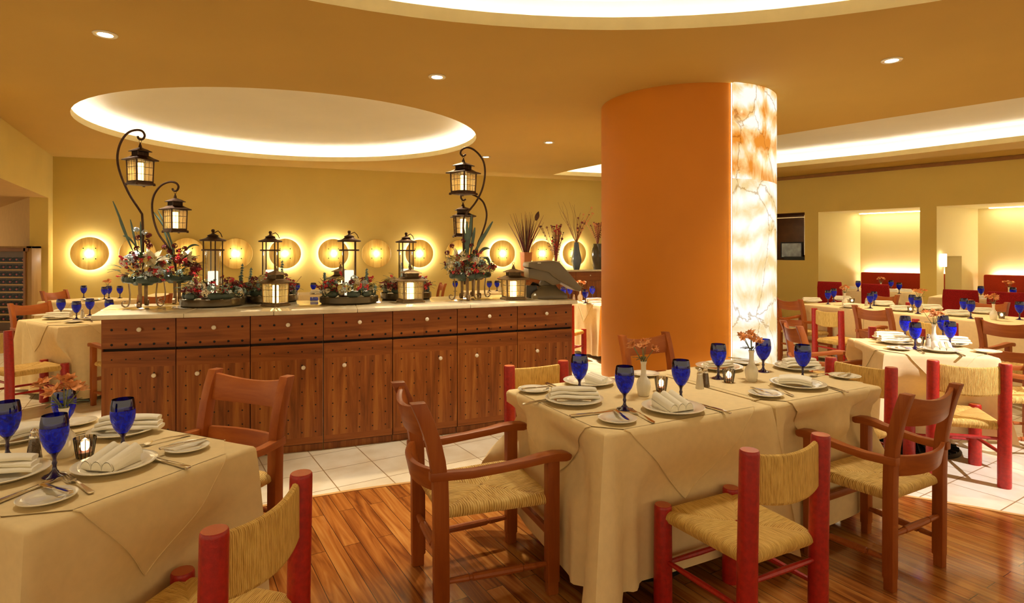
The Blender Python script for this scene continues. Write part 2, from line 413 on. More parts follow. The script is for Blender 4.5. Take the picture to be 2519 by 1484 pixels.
def onyx(name, lo, hi, off, mixy, st, c0, c1, c2):
    m = bpy.data.materials.new(name); m.use_nodes = True; nt = m.node_tree; nt.nodes.clear()
    co = mapped(nt, (1.6, 1.6, 1.1), loc=(off, 0, off))
    n = nt.nodes.new('ShaderNodeTexNoise'); n.inputs['Scale'].default_value = 1.6; n.inputs['Detail'].default_value = 6; n.inputs['Distortion'].default_value = 1.1; n.inputs['Roughness'].default_value = .6
    nt.links.new(co, n.inputs['Vector'])
    wv = nt.nodes.new('ShaderNodeTexWave'); wv.bands_direction = 'Z'; wv.inputs['Scale'].default_value = .9; wv.inputs['Distortion'].default_value = 6; wv.inputs['Detail'].default_value = 4; wv.inputs['Detail Scale'].default_value = 1.2
    nt.links.new(co, wv.inputs['Vector'])
    mx = nt.nodes.new('ShaderNodeMixRGB'); mx.inputs[0].default_value = mixy; nt.links.new(n.outputs[0], mx.inputs[1]); nt.links.new(wv.outputs['Fac'], mx.inputs[2])
    r = ramp(nt, mx.outputs[0], [(lo, c0), ((lo + hi) / 2, c1), (hi, c2)])
    v = nt.nodes.new('ShaderNodeTexVoronoi'); v.feature = 'DISTANCE_TO_EDGE'; v.inputs['Scale'].default_value = 1.1
    v2 = nt.nodes.new('ShaderNodeVectorMath'); v2.operation = 'MULTIPLY_ADD'; nt.links.new(n.outputs[1], v2.inputs[0]); v2.inputs[1].default_value = (.5, .5, .5); nt.links.new(co, v2.inputs[2])
    nt.links.new(v2.outputs[0], v.inputs['Vector'])
    cr = ramp(nt, v.outputs['Distance'], [(.0, (.50, .34, .16)), (.018, (1, 1, 1))])
    m2 = nt.nodes.new('ShaderNodeMixRGB'); m2.blend_type = 'MULTIPLY'; m2.inputs[0].default_value = .8; nt.links.new(r.outputs[0], m2.inputs[1]); nt.links.new(cr.outputs[0], m2.inputs[2])
    e = nt.nodes.new('ShaderNodeEmission'); e.inputs[1].default_value = st; nt.links.new(m2.outputs[0], e.inputs[0])
    g = nt.nodes.new('ShaderNodeBsdfGlossy'); g.inputs['Roughness'].default_value = .1
    s = nt.nodes.new('ShaderNodeMixShader'); s.inputs[0].default_value = .05; o = nt.nodes.new('ShaderNodeOutputMaterial')
    nt.links.new(e.outputs[0], s.inputs[1]); nt.links.new(g.outputs[0], s.inputs[2]); nt.links.new(s.outputs[0], o.inputs[0]); return m
M['onyx1'] = onyx('backlit_amber_onyx', .38, .60, 3.1, .15, .82, (.80, .27, .03), (.95, .62, .25), (1, .96, .84))
M['onyx2'] = onyx('backlit_white_onyx', .36, .60, 8.7, .22, .80, (.88, .64, .30), (1, .87, .62), (1, .98, .92))
M['orange'] = plain('orange_column_paint', (.74, .25, .006), .55, var=.08, scale=.8)
def discwood():
    m, nt, b = mat('golden_pine_disc')
    co = mapped(nt, (9, 9, 1.2))
    n = nt.nodes.new('ShaderNodeTexNoise'); n.inputs['Scale'].default_value = 1.2; n.inputs['Detail'].default_value = 4; n.inputs['Distortion'].default_value = .8
    oi = nt.nodes.new('ShaderNodeObjectInfo'); ad = nt.nodes.new('ShaderNodeVectorMath'); ad.operation = 'ADD'
    s = nt.nodes.new('ShaderNodeVectorMath'); s.operation = 'SCALE'; s.inputs['Scale'].default_value = 30
    cx_ = nt.nodes.new('ShaderNodeCombineXYZ'); nt.links.new(oi.outputs['Random'], cx_.inputs[0]); nt.links.new(cx_.outputs[0], s.inputs[0])
    nt.links.new(co, ad.inputs[0]); nt.links.new(s.outputs[0], ad.inputs[1]); nt.links.new(ad.outputs[0], n.inputs['Vector'])
    r = ramp(nt, n.outputs[0], [(.3, (.62, .30, .04)), (.5, (.80, .48, .09)), (.7, (.88, .62, .16))])
    nt.links.new(r.outputs[0], b.inputs['Base Color']); b.inputs['Roughness'].default_value = .3; return m
M['disc'] = discwood()
M['marble'] = plain('polished_cream_stone', (.88, .76, .54), .1, var=.16, scale=9, coat=.4)

# ================================================================== THE SETTING
def arc(cx_, cy_, rx, ry, n, a0=0, a1=2 * pi, full=True):
    return [(cx_ + rx * cos(a0 + (a1 - a0) * i / n), cy_ + ry * sin(a0 + (a1 - a0) * i / n)) for i in range(n if full else n + 1)]
def holed(mb, outer, holes, z):
    loops = [[Vector((x, y, 0)) for x, y in l] for l in [outer] + holes]
    flat = [(p.x, p.y, z) for l in loops for p in l]
    mb.add(flat, [tuple(t) for t in tessellate_polygon(loops)])
# floor: cream tile with a round plank inlay
WC = (.594, -.254); WR = 4.12
disc = arc(*WC, WR, WR, 96)
mb = MB(); outer = [(-16, -6), (16, -6), (16, 18), (-16, 18)]
holed(mb, outer, [disc], 0); mb.mi = 1
mb.add([(x, y, 0) for x, y in disc], [tuple(range(96))])
struct('floor', mb, [M['tile'], M['plank']])
ft = MB(); ft.loft([[(WC[0] + r * cos(a), WC[1] + r * sin(a), z) for r, z in ((WR - .012, .0005), (WR + .012, .0005), (WR + .012, .004), (WR - .012, .004))] for a in [2 * pi * i / 96 for i in range(96)]], closed=True)
struct('trim_1', ft, M['shelfwood'])

# ceiling with three lit recesses
R1o = arc(-3.23, 8.58, 2.7, 2.48, 72)
R2o = arc(.78, -.2, 4.75, 4.75, 96)
R3o = [(.91, 12.9), (1.3, 12.1), (1.72, 11.43), (2.75, 9.95), (3.91, 8.63), (4.8, 7.55), (5.73, 6.5), (8, 4.3), (10.6, 6.0), (9.2, 7.7), (7.96, 9.03), (6.7, 10.6), (5.37, 11.86), (3.8, 12.8), (2.2, 13.32)]
LEFT_A, LEFT_B = Vector((-8.27, 10.47)), Vector((-6.59, 7.49))
LD = (LEFT_B - LEFT_A)
CORNER = Vector((4.78, 14.89)); RD = Vector((.677, -.736)); RN = Vector((.736, .677))
def rw(s, d=0):
    p = CORNER + RD * s + Vector((1.3, .63)) * (d / 1.383)
    return (p.x, p.y)
mb = MB()
co_outer = [(-13, -3), (12.5, -3), (12.5, 6.5), rw(8.6), (CORNER.x, CORNER.y), (LEFT_A.x, LEFT_A.y), tuple(LEFT_A + LD * 1.5), (-13, 5.5)]
holed(mb, co_outer, [R1o, R2o, R3o], CEIL)
struct('ceiling', mb, M['ceil'])
def offset(poly, d):
    n = len(poly); out = []
    area = sum(poly[i][0] * poly[(i + 1) % n][1] - poly[(i + 1) % n][0] * poly[i][1] for i in range(n))
    sg = 1 if area > 0 else -1
    for i in range(n):
        a, b, c2 = Vector(poly[i - 1]), Vector(poly[i]), Vector(poly[(i + 1) % n])
        e1 = (b - a).normalized(); e2 = (c2 - b).normalized()
        n1 = Vector((e1.y, -e1.x)) * sg; n2 = Vector((e2.y, -e2.x)) * sg
        m = (n1 + n2); m.normalize(); k = d / max(.45, m.dot(n1)); out.append((b.x + m.x * k, b.y + m.y * k))
    return out
def recess(poly, lip, high, gut, em, light_r=.018, idx=0):
    n = len(poly); out = offset(poly, gut); th = offset(poly, .03)
    mb = MB()
    ring = lambda P, z: [(x, y, z) for x, y in P]
    def band(P, z0, Q, z1):
        k = len(P); mb.add(ring(P, z0) + ring(Q, z1), [(i, (i + 1) % k, k + (i + 1) % k, k + i) for i in range(k)])
    band(poly, CEIL, poly, CEIL + lip); band(poly, CEIL + lip, th, CEIL + lip); band(th, CEIL + lip, th, CEIL + .005); band(th, CEIL + .005, out, CEIL + .005)
    mb.mi = 1
    band(out, CEIL + .005, out, CEIL + high)
    mb.add(ring(out, CEIL + high), [tuple(range(n))])
    struct('ceiling', mb, [M['lip'], M['recess']])
    lp = offset(poly, gut * .55)
    t = MB(); pts = [(x, y, CEIL + .045) for x, y in lp]
    secs = []
    for i, p in enumerate(pts):
        a, b = Vector(pts[i - 1]), Vector(pts[(i + 1) % n]); d = (b - a).normalized(); s = Vector((d.y, -d.x, 0))
        secs.append([tuple(Vector(p) + s * (cos(q) * light_r) + Vector((0, 0, sin(q) * light_r))) for q in (0, pi / 2, pi, 3 * pi / 2)])
    t.loft(secs, closed=True)
    return t
t = recess(R1o, .085, .27, .19, None)
solo('cove_light', t, M['cove'], 'white tube of light hidden in the round ceiling recess above the counter', 'light')
t = recess(R2o, .10, .32, .22, None)
solo('cove_light', t, M['cove2'], 'white tube of light hidden in the big ceiling recess at the top edge', 'light')
t = recess(R3o, .09, .30, .20, None)
solo('cove_light', t, M['cove'], 'white tube of light hidden in the long ceiling recess at right', 'light')

def wallquad(mb, p, q, z0, z1):
    mb.add([(p[0], p[1], z0), (q[0], q[1], z0), (q[0], q[1], z1), (p[0], p[1], z1)], [(0, 1, 2, 3)])
mb = MB(); wallquad(mb, LEFT_A, CORNER, 0, CEIL); struct('wall_back', mb, M['wall'])
mb = MB(); A12 = LEFT_A + LD * .12
wallquad(mb, LEFT_A, A12, 0, CEIL); wallquad(mb, A12, LEFT_A + LD * 1.5, 2.42, CEIL)
e = LEFT_A + LD * 1.5; th = Vector((-.22, -.124))
wallquad(mb, A12, A12 + th, 0, 2.42)
struct('wall_left', mb, M['wall'])
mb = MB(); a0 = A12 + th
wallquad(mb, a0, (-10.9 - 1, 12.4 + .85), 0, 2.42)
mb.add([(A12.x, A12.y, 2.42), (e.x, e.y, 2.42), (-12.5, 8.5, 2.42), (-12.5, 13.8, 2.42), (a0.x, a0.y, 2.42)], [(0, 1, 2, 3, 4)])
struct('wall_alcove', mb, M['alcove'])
# right wall with a pass-through window and two bench niches
mb = MB()
wallquad(mb, rw(0), rw(1.5), 0, CEIL)
wallquad(mb, rw(1.5), rw(2.594), 0, 1.30); wallquad(mb, rw(1.5), rw(2.594), 2.37, CEIL)
wallquad(mb, rw(2.594), rw(2.88), 0, CEIL); wallquad(mb, rw(2.88), rw(4.75), 2.36, CEIL)
wallquad(mb, rw(4.75), rw(5.02), 0, CEIL); wallquad(mb, rw(5.02), rw(8.6), 2.36, CEIL)
struct('wall_right', mb, M['wall'])
mb = MB(); D = 1.383
wallquad(mb, rw(2.88), rw(2.88, D), 0, 2.36); wallquad(mb, rw(2.88, D), rw(8.9, D), 0, 2.36)
q = [rw(2.88), rw(8.9), rw(8.9, D), rw(2.88, D)]
mb.add([(x, y, 2.36) for x, y in q], [(0, 1, 2, 3)])
for s0 in (4.75, 5.02):
    k0, k1 = .166 * D, .593 * D
    wallquad(mb, rw(s0), rw(s0, k0), 0, 2.36); wallquad(mb, rw(s0, k1), rw(s0, D), 0, 2.36)
    wallquad(mb, rw(s0, k0), rw(s0, k1), 1.40, 2.36); wallquad(mb, rw(s0, k0), rw(s0, k1), 0, .5)
for kk in (k0, k1): wallquad(mb, rw(4.75, kk), rw(5.02, kk), .5, 1.4)
mb.add([(*rw(4.75, k0), 1.4), (*rw(5.02, k0), 1.4), (*rw(5.02, k1), 1.4), (*rw(4.75, k1), 1.4)], [(0, 1, 2, 3)])
struct('wall_niche', mb, M['niche'])
# pass-through recess
mb = MB()
a, b2 = Vector(rw(1.5)), Vector(rw(2.594)); nn = RN * .9
wallquad(mb, a, a + nn, 1.3, 2.37); wallquad(mb, b2, b2 + nn, 1.3, 2.37); wallquad(mb, a + nn, b2 + nn, 1.3, 2.37)
for z in (1.3, 2.37): mb.add([(*a, z), (*b2, z), (*(b2 + nn), z), (*(a + nn), z)], [(0, 1, 2, 3)])
struct('window_1', mb, M['darkwood'])
ang_r = atan2(RD.y, RD.x)
mb = MB(); mb.tube([(-.0, 0, 0), (0, 0, .9)], .014, 6); mb.box((-.35, 0, .86), (.7, .02, .02))
p = Vector(rw(2.50)) + RN * .25
solo('metal_rod_frame', mb, M['steel'], 'thin grey metal rod frame inside the dark pass-through window', 'frame', (p.x, p.y, 1.42), ang_r)
mb = MB(); mb.box((0, 0, 0), (.5, .02, .38)); mb.mi = 1; mb.box((0, -.012, 0), (.44, .006, .32))
p = Vector(rw(2.13)) + RN * .45
solo('framed_picture', mb, [M['nail'], M['screenblue']], 'small pale blue picture in black frame inside dark wall window', 'picture', (p.x, p.y, 1.53), ang_r)
mb = MB(); mb.box((0, 0, .04), (.5, .3, .08))
p = Vector(rw(2.36)) + RN * .2
solo('low_tray', mb, M['blackiron'], 'low dark box on the sill of the dark wall window', 'box', (p.x, p.y, 1.3), ang_r, bevel=.01)
mb = MB()
q1, q2 = Vector(rw(.2)) - RN * .05, Vector(rw(8.6)) - RN * .05
mb.prism([tuple(q1), tuple(q2), tuple(q2 + RN * .045), tuple(q1 + RN * .045)], CEIL - .075, CEIL - .005)
struct('trim_2', mb, M['brown_trim'])

# niche lights
def strip(mb, s0, s1, d, z, dz, wd):
    a, b = Vector(rw(s0, d)), Vector(rw(s1, d)); n = RN * wd
    mb.prism([tuple(a), tuple(b), tuple(b + n), tuple(a + n)], z, z + dz)
M['niche_up'] = emit('bench_back_light', (1, .98, .90), 46); M['niche_dn'] = emit('niche_top_light', (1, .96, .8), 17)
for s0, s1, nm in ((3.0, 4.6, 'left'), (5.3, 8.4, 'right')):
    mb = MB(); strip(mb, s0 + .02, s1, 1.31, .985, .015, .03)
    solo('niche_light', mb, M['niche_up'], 'hidden strip light behind the red bench back in the %s niche' % nm, 'light')
    mb = MB(); strip(mb, s0, s1, 1.15, 2.345, .012, .05)
    solo('niche_light', mb, M['niche_dn'], 'hidden strip light along the ceiling of the %s niche' % nm, 'light')
M['sconce'] = emit('sconce_diffuser', (1, .95, .8), 4)
p = Vector(rw(5.02, .11)); mb = MB(); mb.box((0, 0, 0), (.10, .07, .25)); 
solo('wall_sconce', mb, M['sconce'], 'small glowing white box sconce on the pier between the niches', 'lamp', (p.x + .03, p.y - .05, 1.32), radians(26), bevel=.01)
# benches
for s0, s1, nm in ((2.95, 4.55, 'left'), (5.14, 8.4, 'right')):
    r = thing('bench', 'long brick red upholstered bench in the %s wall niche' % nm, 'bench', (0, 0, 0), 0)
    mb = MB(); a, b = Vector(rw(s0, D)) - RN * .22, Vector(rw(s1, D)) - RN * .22
    mb.prism([tuple(a), tuple(b), tuple(b + RN * .10), tuple(a + RN * .10)], .45, 1.03); part('backrest', mb, M['bench'], r, .03)
    mb = MB(); a2, b3 = a - RN * .45, b - RN * .45
    mb.prism([tuple(a2), tuple(b3), tuple(b), tuple(a)], .34, .48); part('seat', mb, M['bench'], r, .03)
    mb = MB(); mb.prism([tuple(a2 + RN * .05), tuple(b3 + RN * .05), tuple(b), tuple(a)], .0, .34); part('base', mb, M['darkwood'], r)

# downlights
def mk_down():
    r = thing('downlight', 'x', 'ceiling light')
    mb = MB(); mb.lathe([(.052, 0), (.085, 0), (.088, -.006), (.082, -.012), (.056, -.010), (.050, .0)], 28); part('trim_ring', mb, M['china'], r)
    mb = MB(); mb.lathe([(0, -.004), (.048, -.004), (.048, .0), (0, .0)], 20); part('lens', mb, M['lamp'], r)
    return r
for (x, y), l in zip(DOWN, ('lit round recessed downlight at upper left of the ochre ceiling', 'lit round recessed downlight above the middle of the counter',
        'lit round recessed downlight right of the orange column', 'small distant lit downlight left of the orange column', 'faintest and farthest lit downlight, near the hanging lantern at right')):
    place('down', mk_down, (x, y, CEIL), 0, l, 'recessed downlights')

# column
CC = Vector((2.037, 6.906)); CR = .965
def col_theta(pxx):
    best = None
    for i in range(3600):
        a = 2 * pi * i / 3600; p = CC + Vector((cos(a), sin(a))) * CR
        if (p - Vector((0, 0))).dot(Vector((cos(a), sin(a)))) > 0: continue
        d = abs(CX + F * p.x / p.y - pxx)
        if best is None or d < best[0]: best = (d, a)
    return best[1]
th0 = col_theta(1796)
col = thing('column', 'massive round orange column with a glowing onyx side, floor to ceiling', 'column', (CC.x, CC.y, 0))
mb = MB(); n = 80
A0, A1 = th0 - 2 * pi + 1.9, th0
mb.add([(CR * cos(A0 + (A1 - A0) * i / n), CR * sin(A0 + (A1 - A0) * i / n), z) for i in range(n + 1) for z in (0, CEIL)], [(2 * i, 2 * i + 2, 2 * i + 3, 2 * i + 1) for i in range(n)])
part('orange_shell', mb, M['orange'], col, recalc=False)
def onyxpanel(z0, z1, m, nm, dr):
    mb = MB(); n = 40; B0, B1 = th0 + .018, th0 + 1.88
    secs = []
    for i in range(n + 1):
        a = B0 + (B1 - B0) * i / n
        secs.append([((CR + dr + q) * cos(a), (CR + dr + q) * sin(a), z) for q, z in ((-.03, z0), (0, z0), (0, z1), (-.03, z1))])
    mb.loft(secs); part('onyx_panel', mb, m, col, label=nm)
onyxpanel(2.22, CEIL - .001, M['onyx1'], 'amber streaked onyx panel', .045)
onyxpanel(.02, 2.215, M['onyx2'], 'white veined onyx panel', .045)
mb = MB(); mb.add([((CR + q) * cos(th0 + .012), (CR + q) * sin(th0 + .012), z) for q in (.0, .014) for z in (0.02, CEIL)], [(0, 2, 3, 1)])
part('light_slit', mb, M['slit'], col, recalc=False)
mb = MB(); mb.lathe([(CR - .06, 0), (CR - .06, CEIL)], 48); part('core', mb, M['orange'], col)

# ================================================================== CHAIRS
def rush_seat(w_f, w_b, y0, y1, zt, thick, dip=.012, rim=.022, nu=12):
    "rush seat: four triangular sectors, strands square to each rail, rolled over the rails"
    mb = MB()
    cn = [(-w_f, y1), (w_f, y1), (w_b, y0), (-w_b, y0)]
    ctr = Vector((0, (y0 + y1) / 2))
    for k in range(4):
        A, B = Vector(cn[k]), Vector(cn[(k + 1) % 4]); ed = (B - A); L = ed.length; mid = (A + B) / 2
        out = (mid - ctr).normalized()
        off = k * 3.7
        prof = [(r, 0, 0) for r in (.03, .2, .4, .6, .8, .93)] + [(1, rim * sin(a), rim * (1 - cos(a))) for a in (0, .4, .8, 1.2, pi / 2)] + [(1, rim, thick - rim), (1, rim * .5, thick - .004), (.7, 0, thick)]
        dist = [0]
        def fn(u, v):
            i = v * (len(prof) - 1); i0 = min(int(i + 1e-6), len(prof) - 1); r, o, dz = prof[i0]
            P = ctr + (A + ed * u - ctr) * r + out * o
            g = min(u, 1 - u) * L * r
            z = zt - dz - (dip * (1 - r) if dz == 0 else 0) - (.008 * math.exp(-g / .012) if r > .05 and dz < .03 else 0)
            return (P.x, P.y, z)
        def uvf(u, v):
            i = v * (len(prof) - 1); i0 = min(int(i + 1e-6), len(prof) - 1); r, o, dz = prof[i0]
            return (off + (u - .5) * L * r, off + r * (mid - ctr).length + o + dz)
        mb.grid(fn, nu, len(prof) - 1, uvf)
    return mb
def rsec_z(x, y, z, wx, wy): return [(x - wx / 2, y - wy / 2, z), (x + wx / 2, y - wy / 2, z), (x + wx / 2, y + wy / 2, z), (x - wx / 2, y + wy / 2, z)]
def turned(mb, p, q, r=.013):
    p, q = Vector(p), Vector(q); pts = [p.lerp(q, t) for t in (0, .24, .25, .27, .28, .5, .72, .73, .75, .76, 1)]
    mb.tube(pts, [r * .75, r * 1.1, r * .85, r * .85, r * 1.2, r * 1.3, r * 1.2, r * .85, r * .85, r * 1.1, r * .75], 10)
def mk_armchair():
    r = thing('armchair', 'x', 'chair')
    for s in (-1, 1):
        mb = MB(); secs = []
        for z, dy in ((0, .0), (.05, 0), (.055, .002), (.42, .0), (.54, -.003), (.62, -.012), (.70, -.027), (.78, -.049), (.86, -.078)):
            k = .048 if z > .05 else .042
            secs.append(rsec_z(s * .205, -.205 + dy, z, k * .92, k * 1.06))
        mb.loft(secs); part('rear_leg', mb, M['brown'], r, .004)
        mb = MB(); secs = []
        for z in (0, .05, .055, .30, .572):
            k = .044 if z > .05 else .038
            secs.append(rsec_z(s * .235, .195, z, k, k * 1.05))
        mb.loft(secs); part('front_leg', mb, M['brown'], r, .004)
        mb = MB(); secs = []
        for y, z, wd, th, dx in ((-.245, .582, .036, .036, 0), (-.19, .578, .036, .036, .002), (-.10, .574, .038, .034, .010), (.0, .580, .042, .032, .017), (.10, .590, .050, .032, .020), (.15, .599, .056, .034, .022), (.205, .602, .058, .036, .022), (.245, .597, .056, .036, .022), (.262, .590, .048, .026, .022), (.270, .585, .034, .012, .022)):
            x = s * (.212 + dx)
            secs.append([(x - wd / 2, y, z - th), (x + wd / 2, y, z - th), (x + wd / 2, y, z), (x - wd / 2, y, z)])
        mb.loft(secs); part('armrest', mb, M['brown_y'], r, .006)
    def rail(z0, z1, yb, bow, dip, th=.022):
        mb = MB(); secs = []
        for i in range(13):
            u = -1 + 2 * i / 12; x = u * .19; q = 1 - u * u
            y = yb - bow * q
            zt = z1 - dip * q; zb = z0 - dip * .35 * q
            sl = .022 * (z1 - z0) / .12
            secs.append([(x, y - th / 2, zb), (x, y + th / 2, zb), (x, y + th / 2 - sl, zt), (x, y - th / 2 - sl, zt)])
        mb.loft(secs); return mb
    part('top_rail', rail(.715, .845, -.245, .035, .028), M['brown_x'], r, .004)
    part('back_rail', rail(.492, .585, -.212, .045, .006), M['brown_x'], r, .004)
    part('seat', rush_seat(.215, .185, -.185, .178, .425, .05), M['rush'], r, recalc=True)
    for nm, a, b in (('stretcher', (-.235, .195, .13), (-.205, -.205, .13)), ('stretcher', (.235, .195, .13), (.205, -.205, .13)), ('stretcher', (-.205, -.205, .235), (.205, -.205, .235))):
        mb = MB(); turned(mb, a, b); part(nm, mb, M['brown_x'], r)
    mb = MB(); mb.box((0, .195, .25), (.46, .016, .034)); part('front_stretcher', mb, M['brown_x'], r, .003)
    return r
def mk_redchair():
    r = thing('rush_back_chair', 'x', 'chair')
    def post(x, y, h, rad, lean=0):
        mb = MB(); k = 20
        prof = [(rad * 1.02, 0), (rad * 1.06, .01), (rad * 1.04, h * .5), (rad, h - .012), (rad * .97, h - .004), (rad * .90, h)]
        secs = []
        for (q, z) in prof: secs.append([(x + q * cos(2 * pi * i / k), y + q * sin(2 * pi * i / k) + lean * (z / h) ** 2, z) for i in range(k)])
        n0 = len(mb.f); mb.loft(secs, cap=False); n = len(secs)
        mb.add([secs[0][i] for i in range(k)], [tuple(range(k))[::-1]]); mb.mi = 1; mb.add([secs[-1][i] for i in range(k)], [tuple(range(k))])
        return mb
    for s in (-1, 1):
        part('rear_leg', post(s * .19, -.205, .77, .034, -.012), [M['red'], M['red_top']], r, ang=50)
        part('front_leg', post(s * .195, .215, .415, .036), [M['red'], M['red_top']], r, ang=50)
    mb = MB(); W = .165
    def P(u, v):
        # closed loop around the panel in v
        x = -W + 2 * W * u; q = 1 - (2 * u - 1) ** 2; yc = -.215 - .030 * q; top = .752 - .012 * q; bot = .575 - .016 * q; th = .013
        L = [( -th, bot + .012), (-th, (bot + top) / 2), (-th, top - .014), (-th * .7, top - .004), (0, top), (th * .7, top - .004), (th, top - .014), (th, (bot + top) / 2), (th, bot + .012), (th * .7, bot + .003), (0, bot), (-th * .7, bot + .003), (-th, bot + .012)]
        o = L[int(round(v * 12))]
        return (x, yc + o[0], o[1])
    vv = [0, .09, .17, .18, .19, .2, .21, .3, .38, .385, .39, .395, .4]
    mb.grid(P, 16, 12, lambda u, v: (2 * W * u, vv[int(round(v * 12))]))
    part('backrest', mb, M['rushfine'], r)
    part('seat', rush_seat(.185, .165, -.185, .20, .402, .055, .010, .026), M['rushfine'], r)
    for a, b in (((-.19, -.205, .20), (-.195, .215, .19)), ((.19, -.205, .20), (.195, .215, .19)), ((-.19, -.205, .30), (.19, -.205, .30)), ((-.195, .215, .17), (.195, .215, .17))):
        mb = MB(); p, q = Vector(a), Vector(b); mb.tube([p, p.lerp(q, .5), q], [.009, .012, .009], 8); part('stretcher', mb, M['red'], r)
    return r
def mk_uphchair():
    r = thing('upholstered_chair', 'x', 'chair')
    mb = MB(); secs = []
    for z, y, t in ((.44, -.20, .06), (.6, -.21, .06), (.8, -.225, .055), (.90, -.235, .05), (.92, -.236, .03)):
        secs.append(rsec_z(0, y, z, .43 if z < .9 else .41, t))
    mb.loft(secs); part('backrest', mb, M['velvet'], r, .012)
    mb = MB(); mb.box((0, 0, .43), (.44, .42, .09)); part('seat', mb, M['velvet'], r, .02)
    for x, y in ((-.19, -.19), (.19, -.19), (-.19, .18), (.19, .18)):
        mb = MB(); mb.loft([rsec_z(x, y, 0, .03, .03), rsec_z(x, y, .385, .04, .04)]); part('leg', mb, M['darkwood'], r)
    return r
CHAIRS = []
CH = {'a': ('arm', mk_armchair, .205), 'r': ('redc', mk_redchair, .205), 'u': ('uph', mk_uphchair, .20)}
def chair(kind, rear, ang, label, group, sx=1.0, sy=1.0):
    "rear = middle between the rear legs on the floor, ang = direction it faces"
    key, mk, d = CH[kind]; a = radians(ang); CHAIRS.append((rear[0] + cos(a) * d, rear[1] + sin(a) * d, a - pi / 2, kind, sy))
    return place(key, mk, (rear[0] + cos(a) * d, rear[1] + sin(a) * d, 0), a - pi / 2, label, group, (sx, sy, 1))
GM, GL, GR = 'chairs around the main centre table', 'chairs around the left front table', 'chairs around the right round-lit table'
GB = 'chairs along the long right table row'; GK = 'chairs at the tables behind the counter'; GN = 'red velvet chairs by the niches'
GR = 'chairs around the small table right of centre'
chair('a', (-.325, 2.537), 22, 'reddish wooden armchair with rush seat, side-on at left end of the centre table', GM, 1, 1.20)
chair('a', (1.819, 2.579), 119, 'wooden armchair with rush seat, front right of the centre table, seen from behind', GM, 1, .88)
chair('r', (.987, 2.112), 117, 'red post chair with rush back and seat in front of the centre table', GM)
chair('a', (1.01, 4.22), -62, 'wooden armchair behind the centre table in front of the orange column', GM)
chair('r', (.16, 3.60), -64, 'red post chair with rush back behind the left corner of the centre table', GM)
chair('r', (2.17, 3.64), -152, 'red post chair with rush back at right end of the centre table', GM)
chair('a', (-1.33, 2.82), -112, 'orange-brown armchair between left front table and the counter', GL, 1.14, 1)
chair('r', (-.705, 1.62), 168, 'nearest red post chair with rush back, cut by the bottom edge', GL)
chair('r', (-4.60, 5.22), 62, 'red post chair with rush seat cut by the left edge, on the tiles', GK)
chair('a', (-5.80, 7.05), -20, 'orange-lit wooden armchair left of the white table by the wine cabinet', GK)
chair('a', (-7.30, 9.35), -8, 'dark wooden armchair against the left yellow wall, behind the wine cabinet corner', GK)
chair('a', (-5.27, 8.55), 140, 'orange wooden armchair seen through the legs of the left flower stand', GK)
chair('a', (-3.53, 5.55), 150, 'orange armchair half hidden behind the left end of the counter', GK)
chair('a', (-1.45, 11.6), 200, 'orange wooden chair behind the counter, left of right flower stand', GK)
chair('r', (.62, 7.72), 62, 'bright red-orange post chair between counter end and the column', GK)
chair('a', (1.75, 9.9), -125, 'orange wooden chair behind the white table left of the column', GK)
chair('a', (2.44, 4.92), -8, 'wooden armchair seen side-on at left of the small white table', GR)
chair('r', (2.87, 3.66), 72, 'red post chair with rush back in front of the small white table', GR)
chair('r', (3.52, 5.32), -112, 'red post chair behind the small white table, rush back over its edge', GR)
chair('a', (3.95, 4.30), 168, 'wooden armchair cut by the right edge at the small white table', GR)
chair('a', (3.72, 7.72), 20, 'wooden armchair just right of the column at left end of the long table', GB)
chair('r', (3.85, 7.08), 20, 'red post chair with rush back, back to us, left part of long table', GB)
chair('a', (4.07, 6.50), 20, 'wooden armchair, back to us, next right of the red chair at the long table', GB)
chair('r', (4.28, 5.88), 20, 'red post chair behind the small table vase, facing the long table', GB)
chair('a', (4.45, 5.20), 20, 'big wooden armchair, back to us, right side of the long table', GB)
chair('a', (5.35, 8.45), -160, 'wooden armchair behind the far left part of the long table', GB)
chair('r', (5.60, 7.95), -160, 'red post chair on the far side of the long table, middle', GB)
chair('a', (5.85, 7.20), -160, 'wooden armchair on far side of long table, before the pier', GB)
chair('r', (6.12, 6.45), -160, 'red post chair on the far side of the long table near right edge', GB)
chair('u', (6.02, 11.0), 43, 'leftmost dark red velvet chair, left of the niche benches', GN)
chair('u', (6.35, 10.15), 43, 'second dark red velvet chair, in front of left red bench', GN)
chair('u', (6.60, 8.55), 43, 'third dark red velvet chair, left of the right niche table', GN)
chair('u', (6.83, 8.02), 43, 'rightmost dark red velvet chair near the right edge', GN)

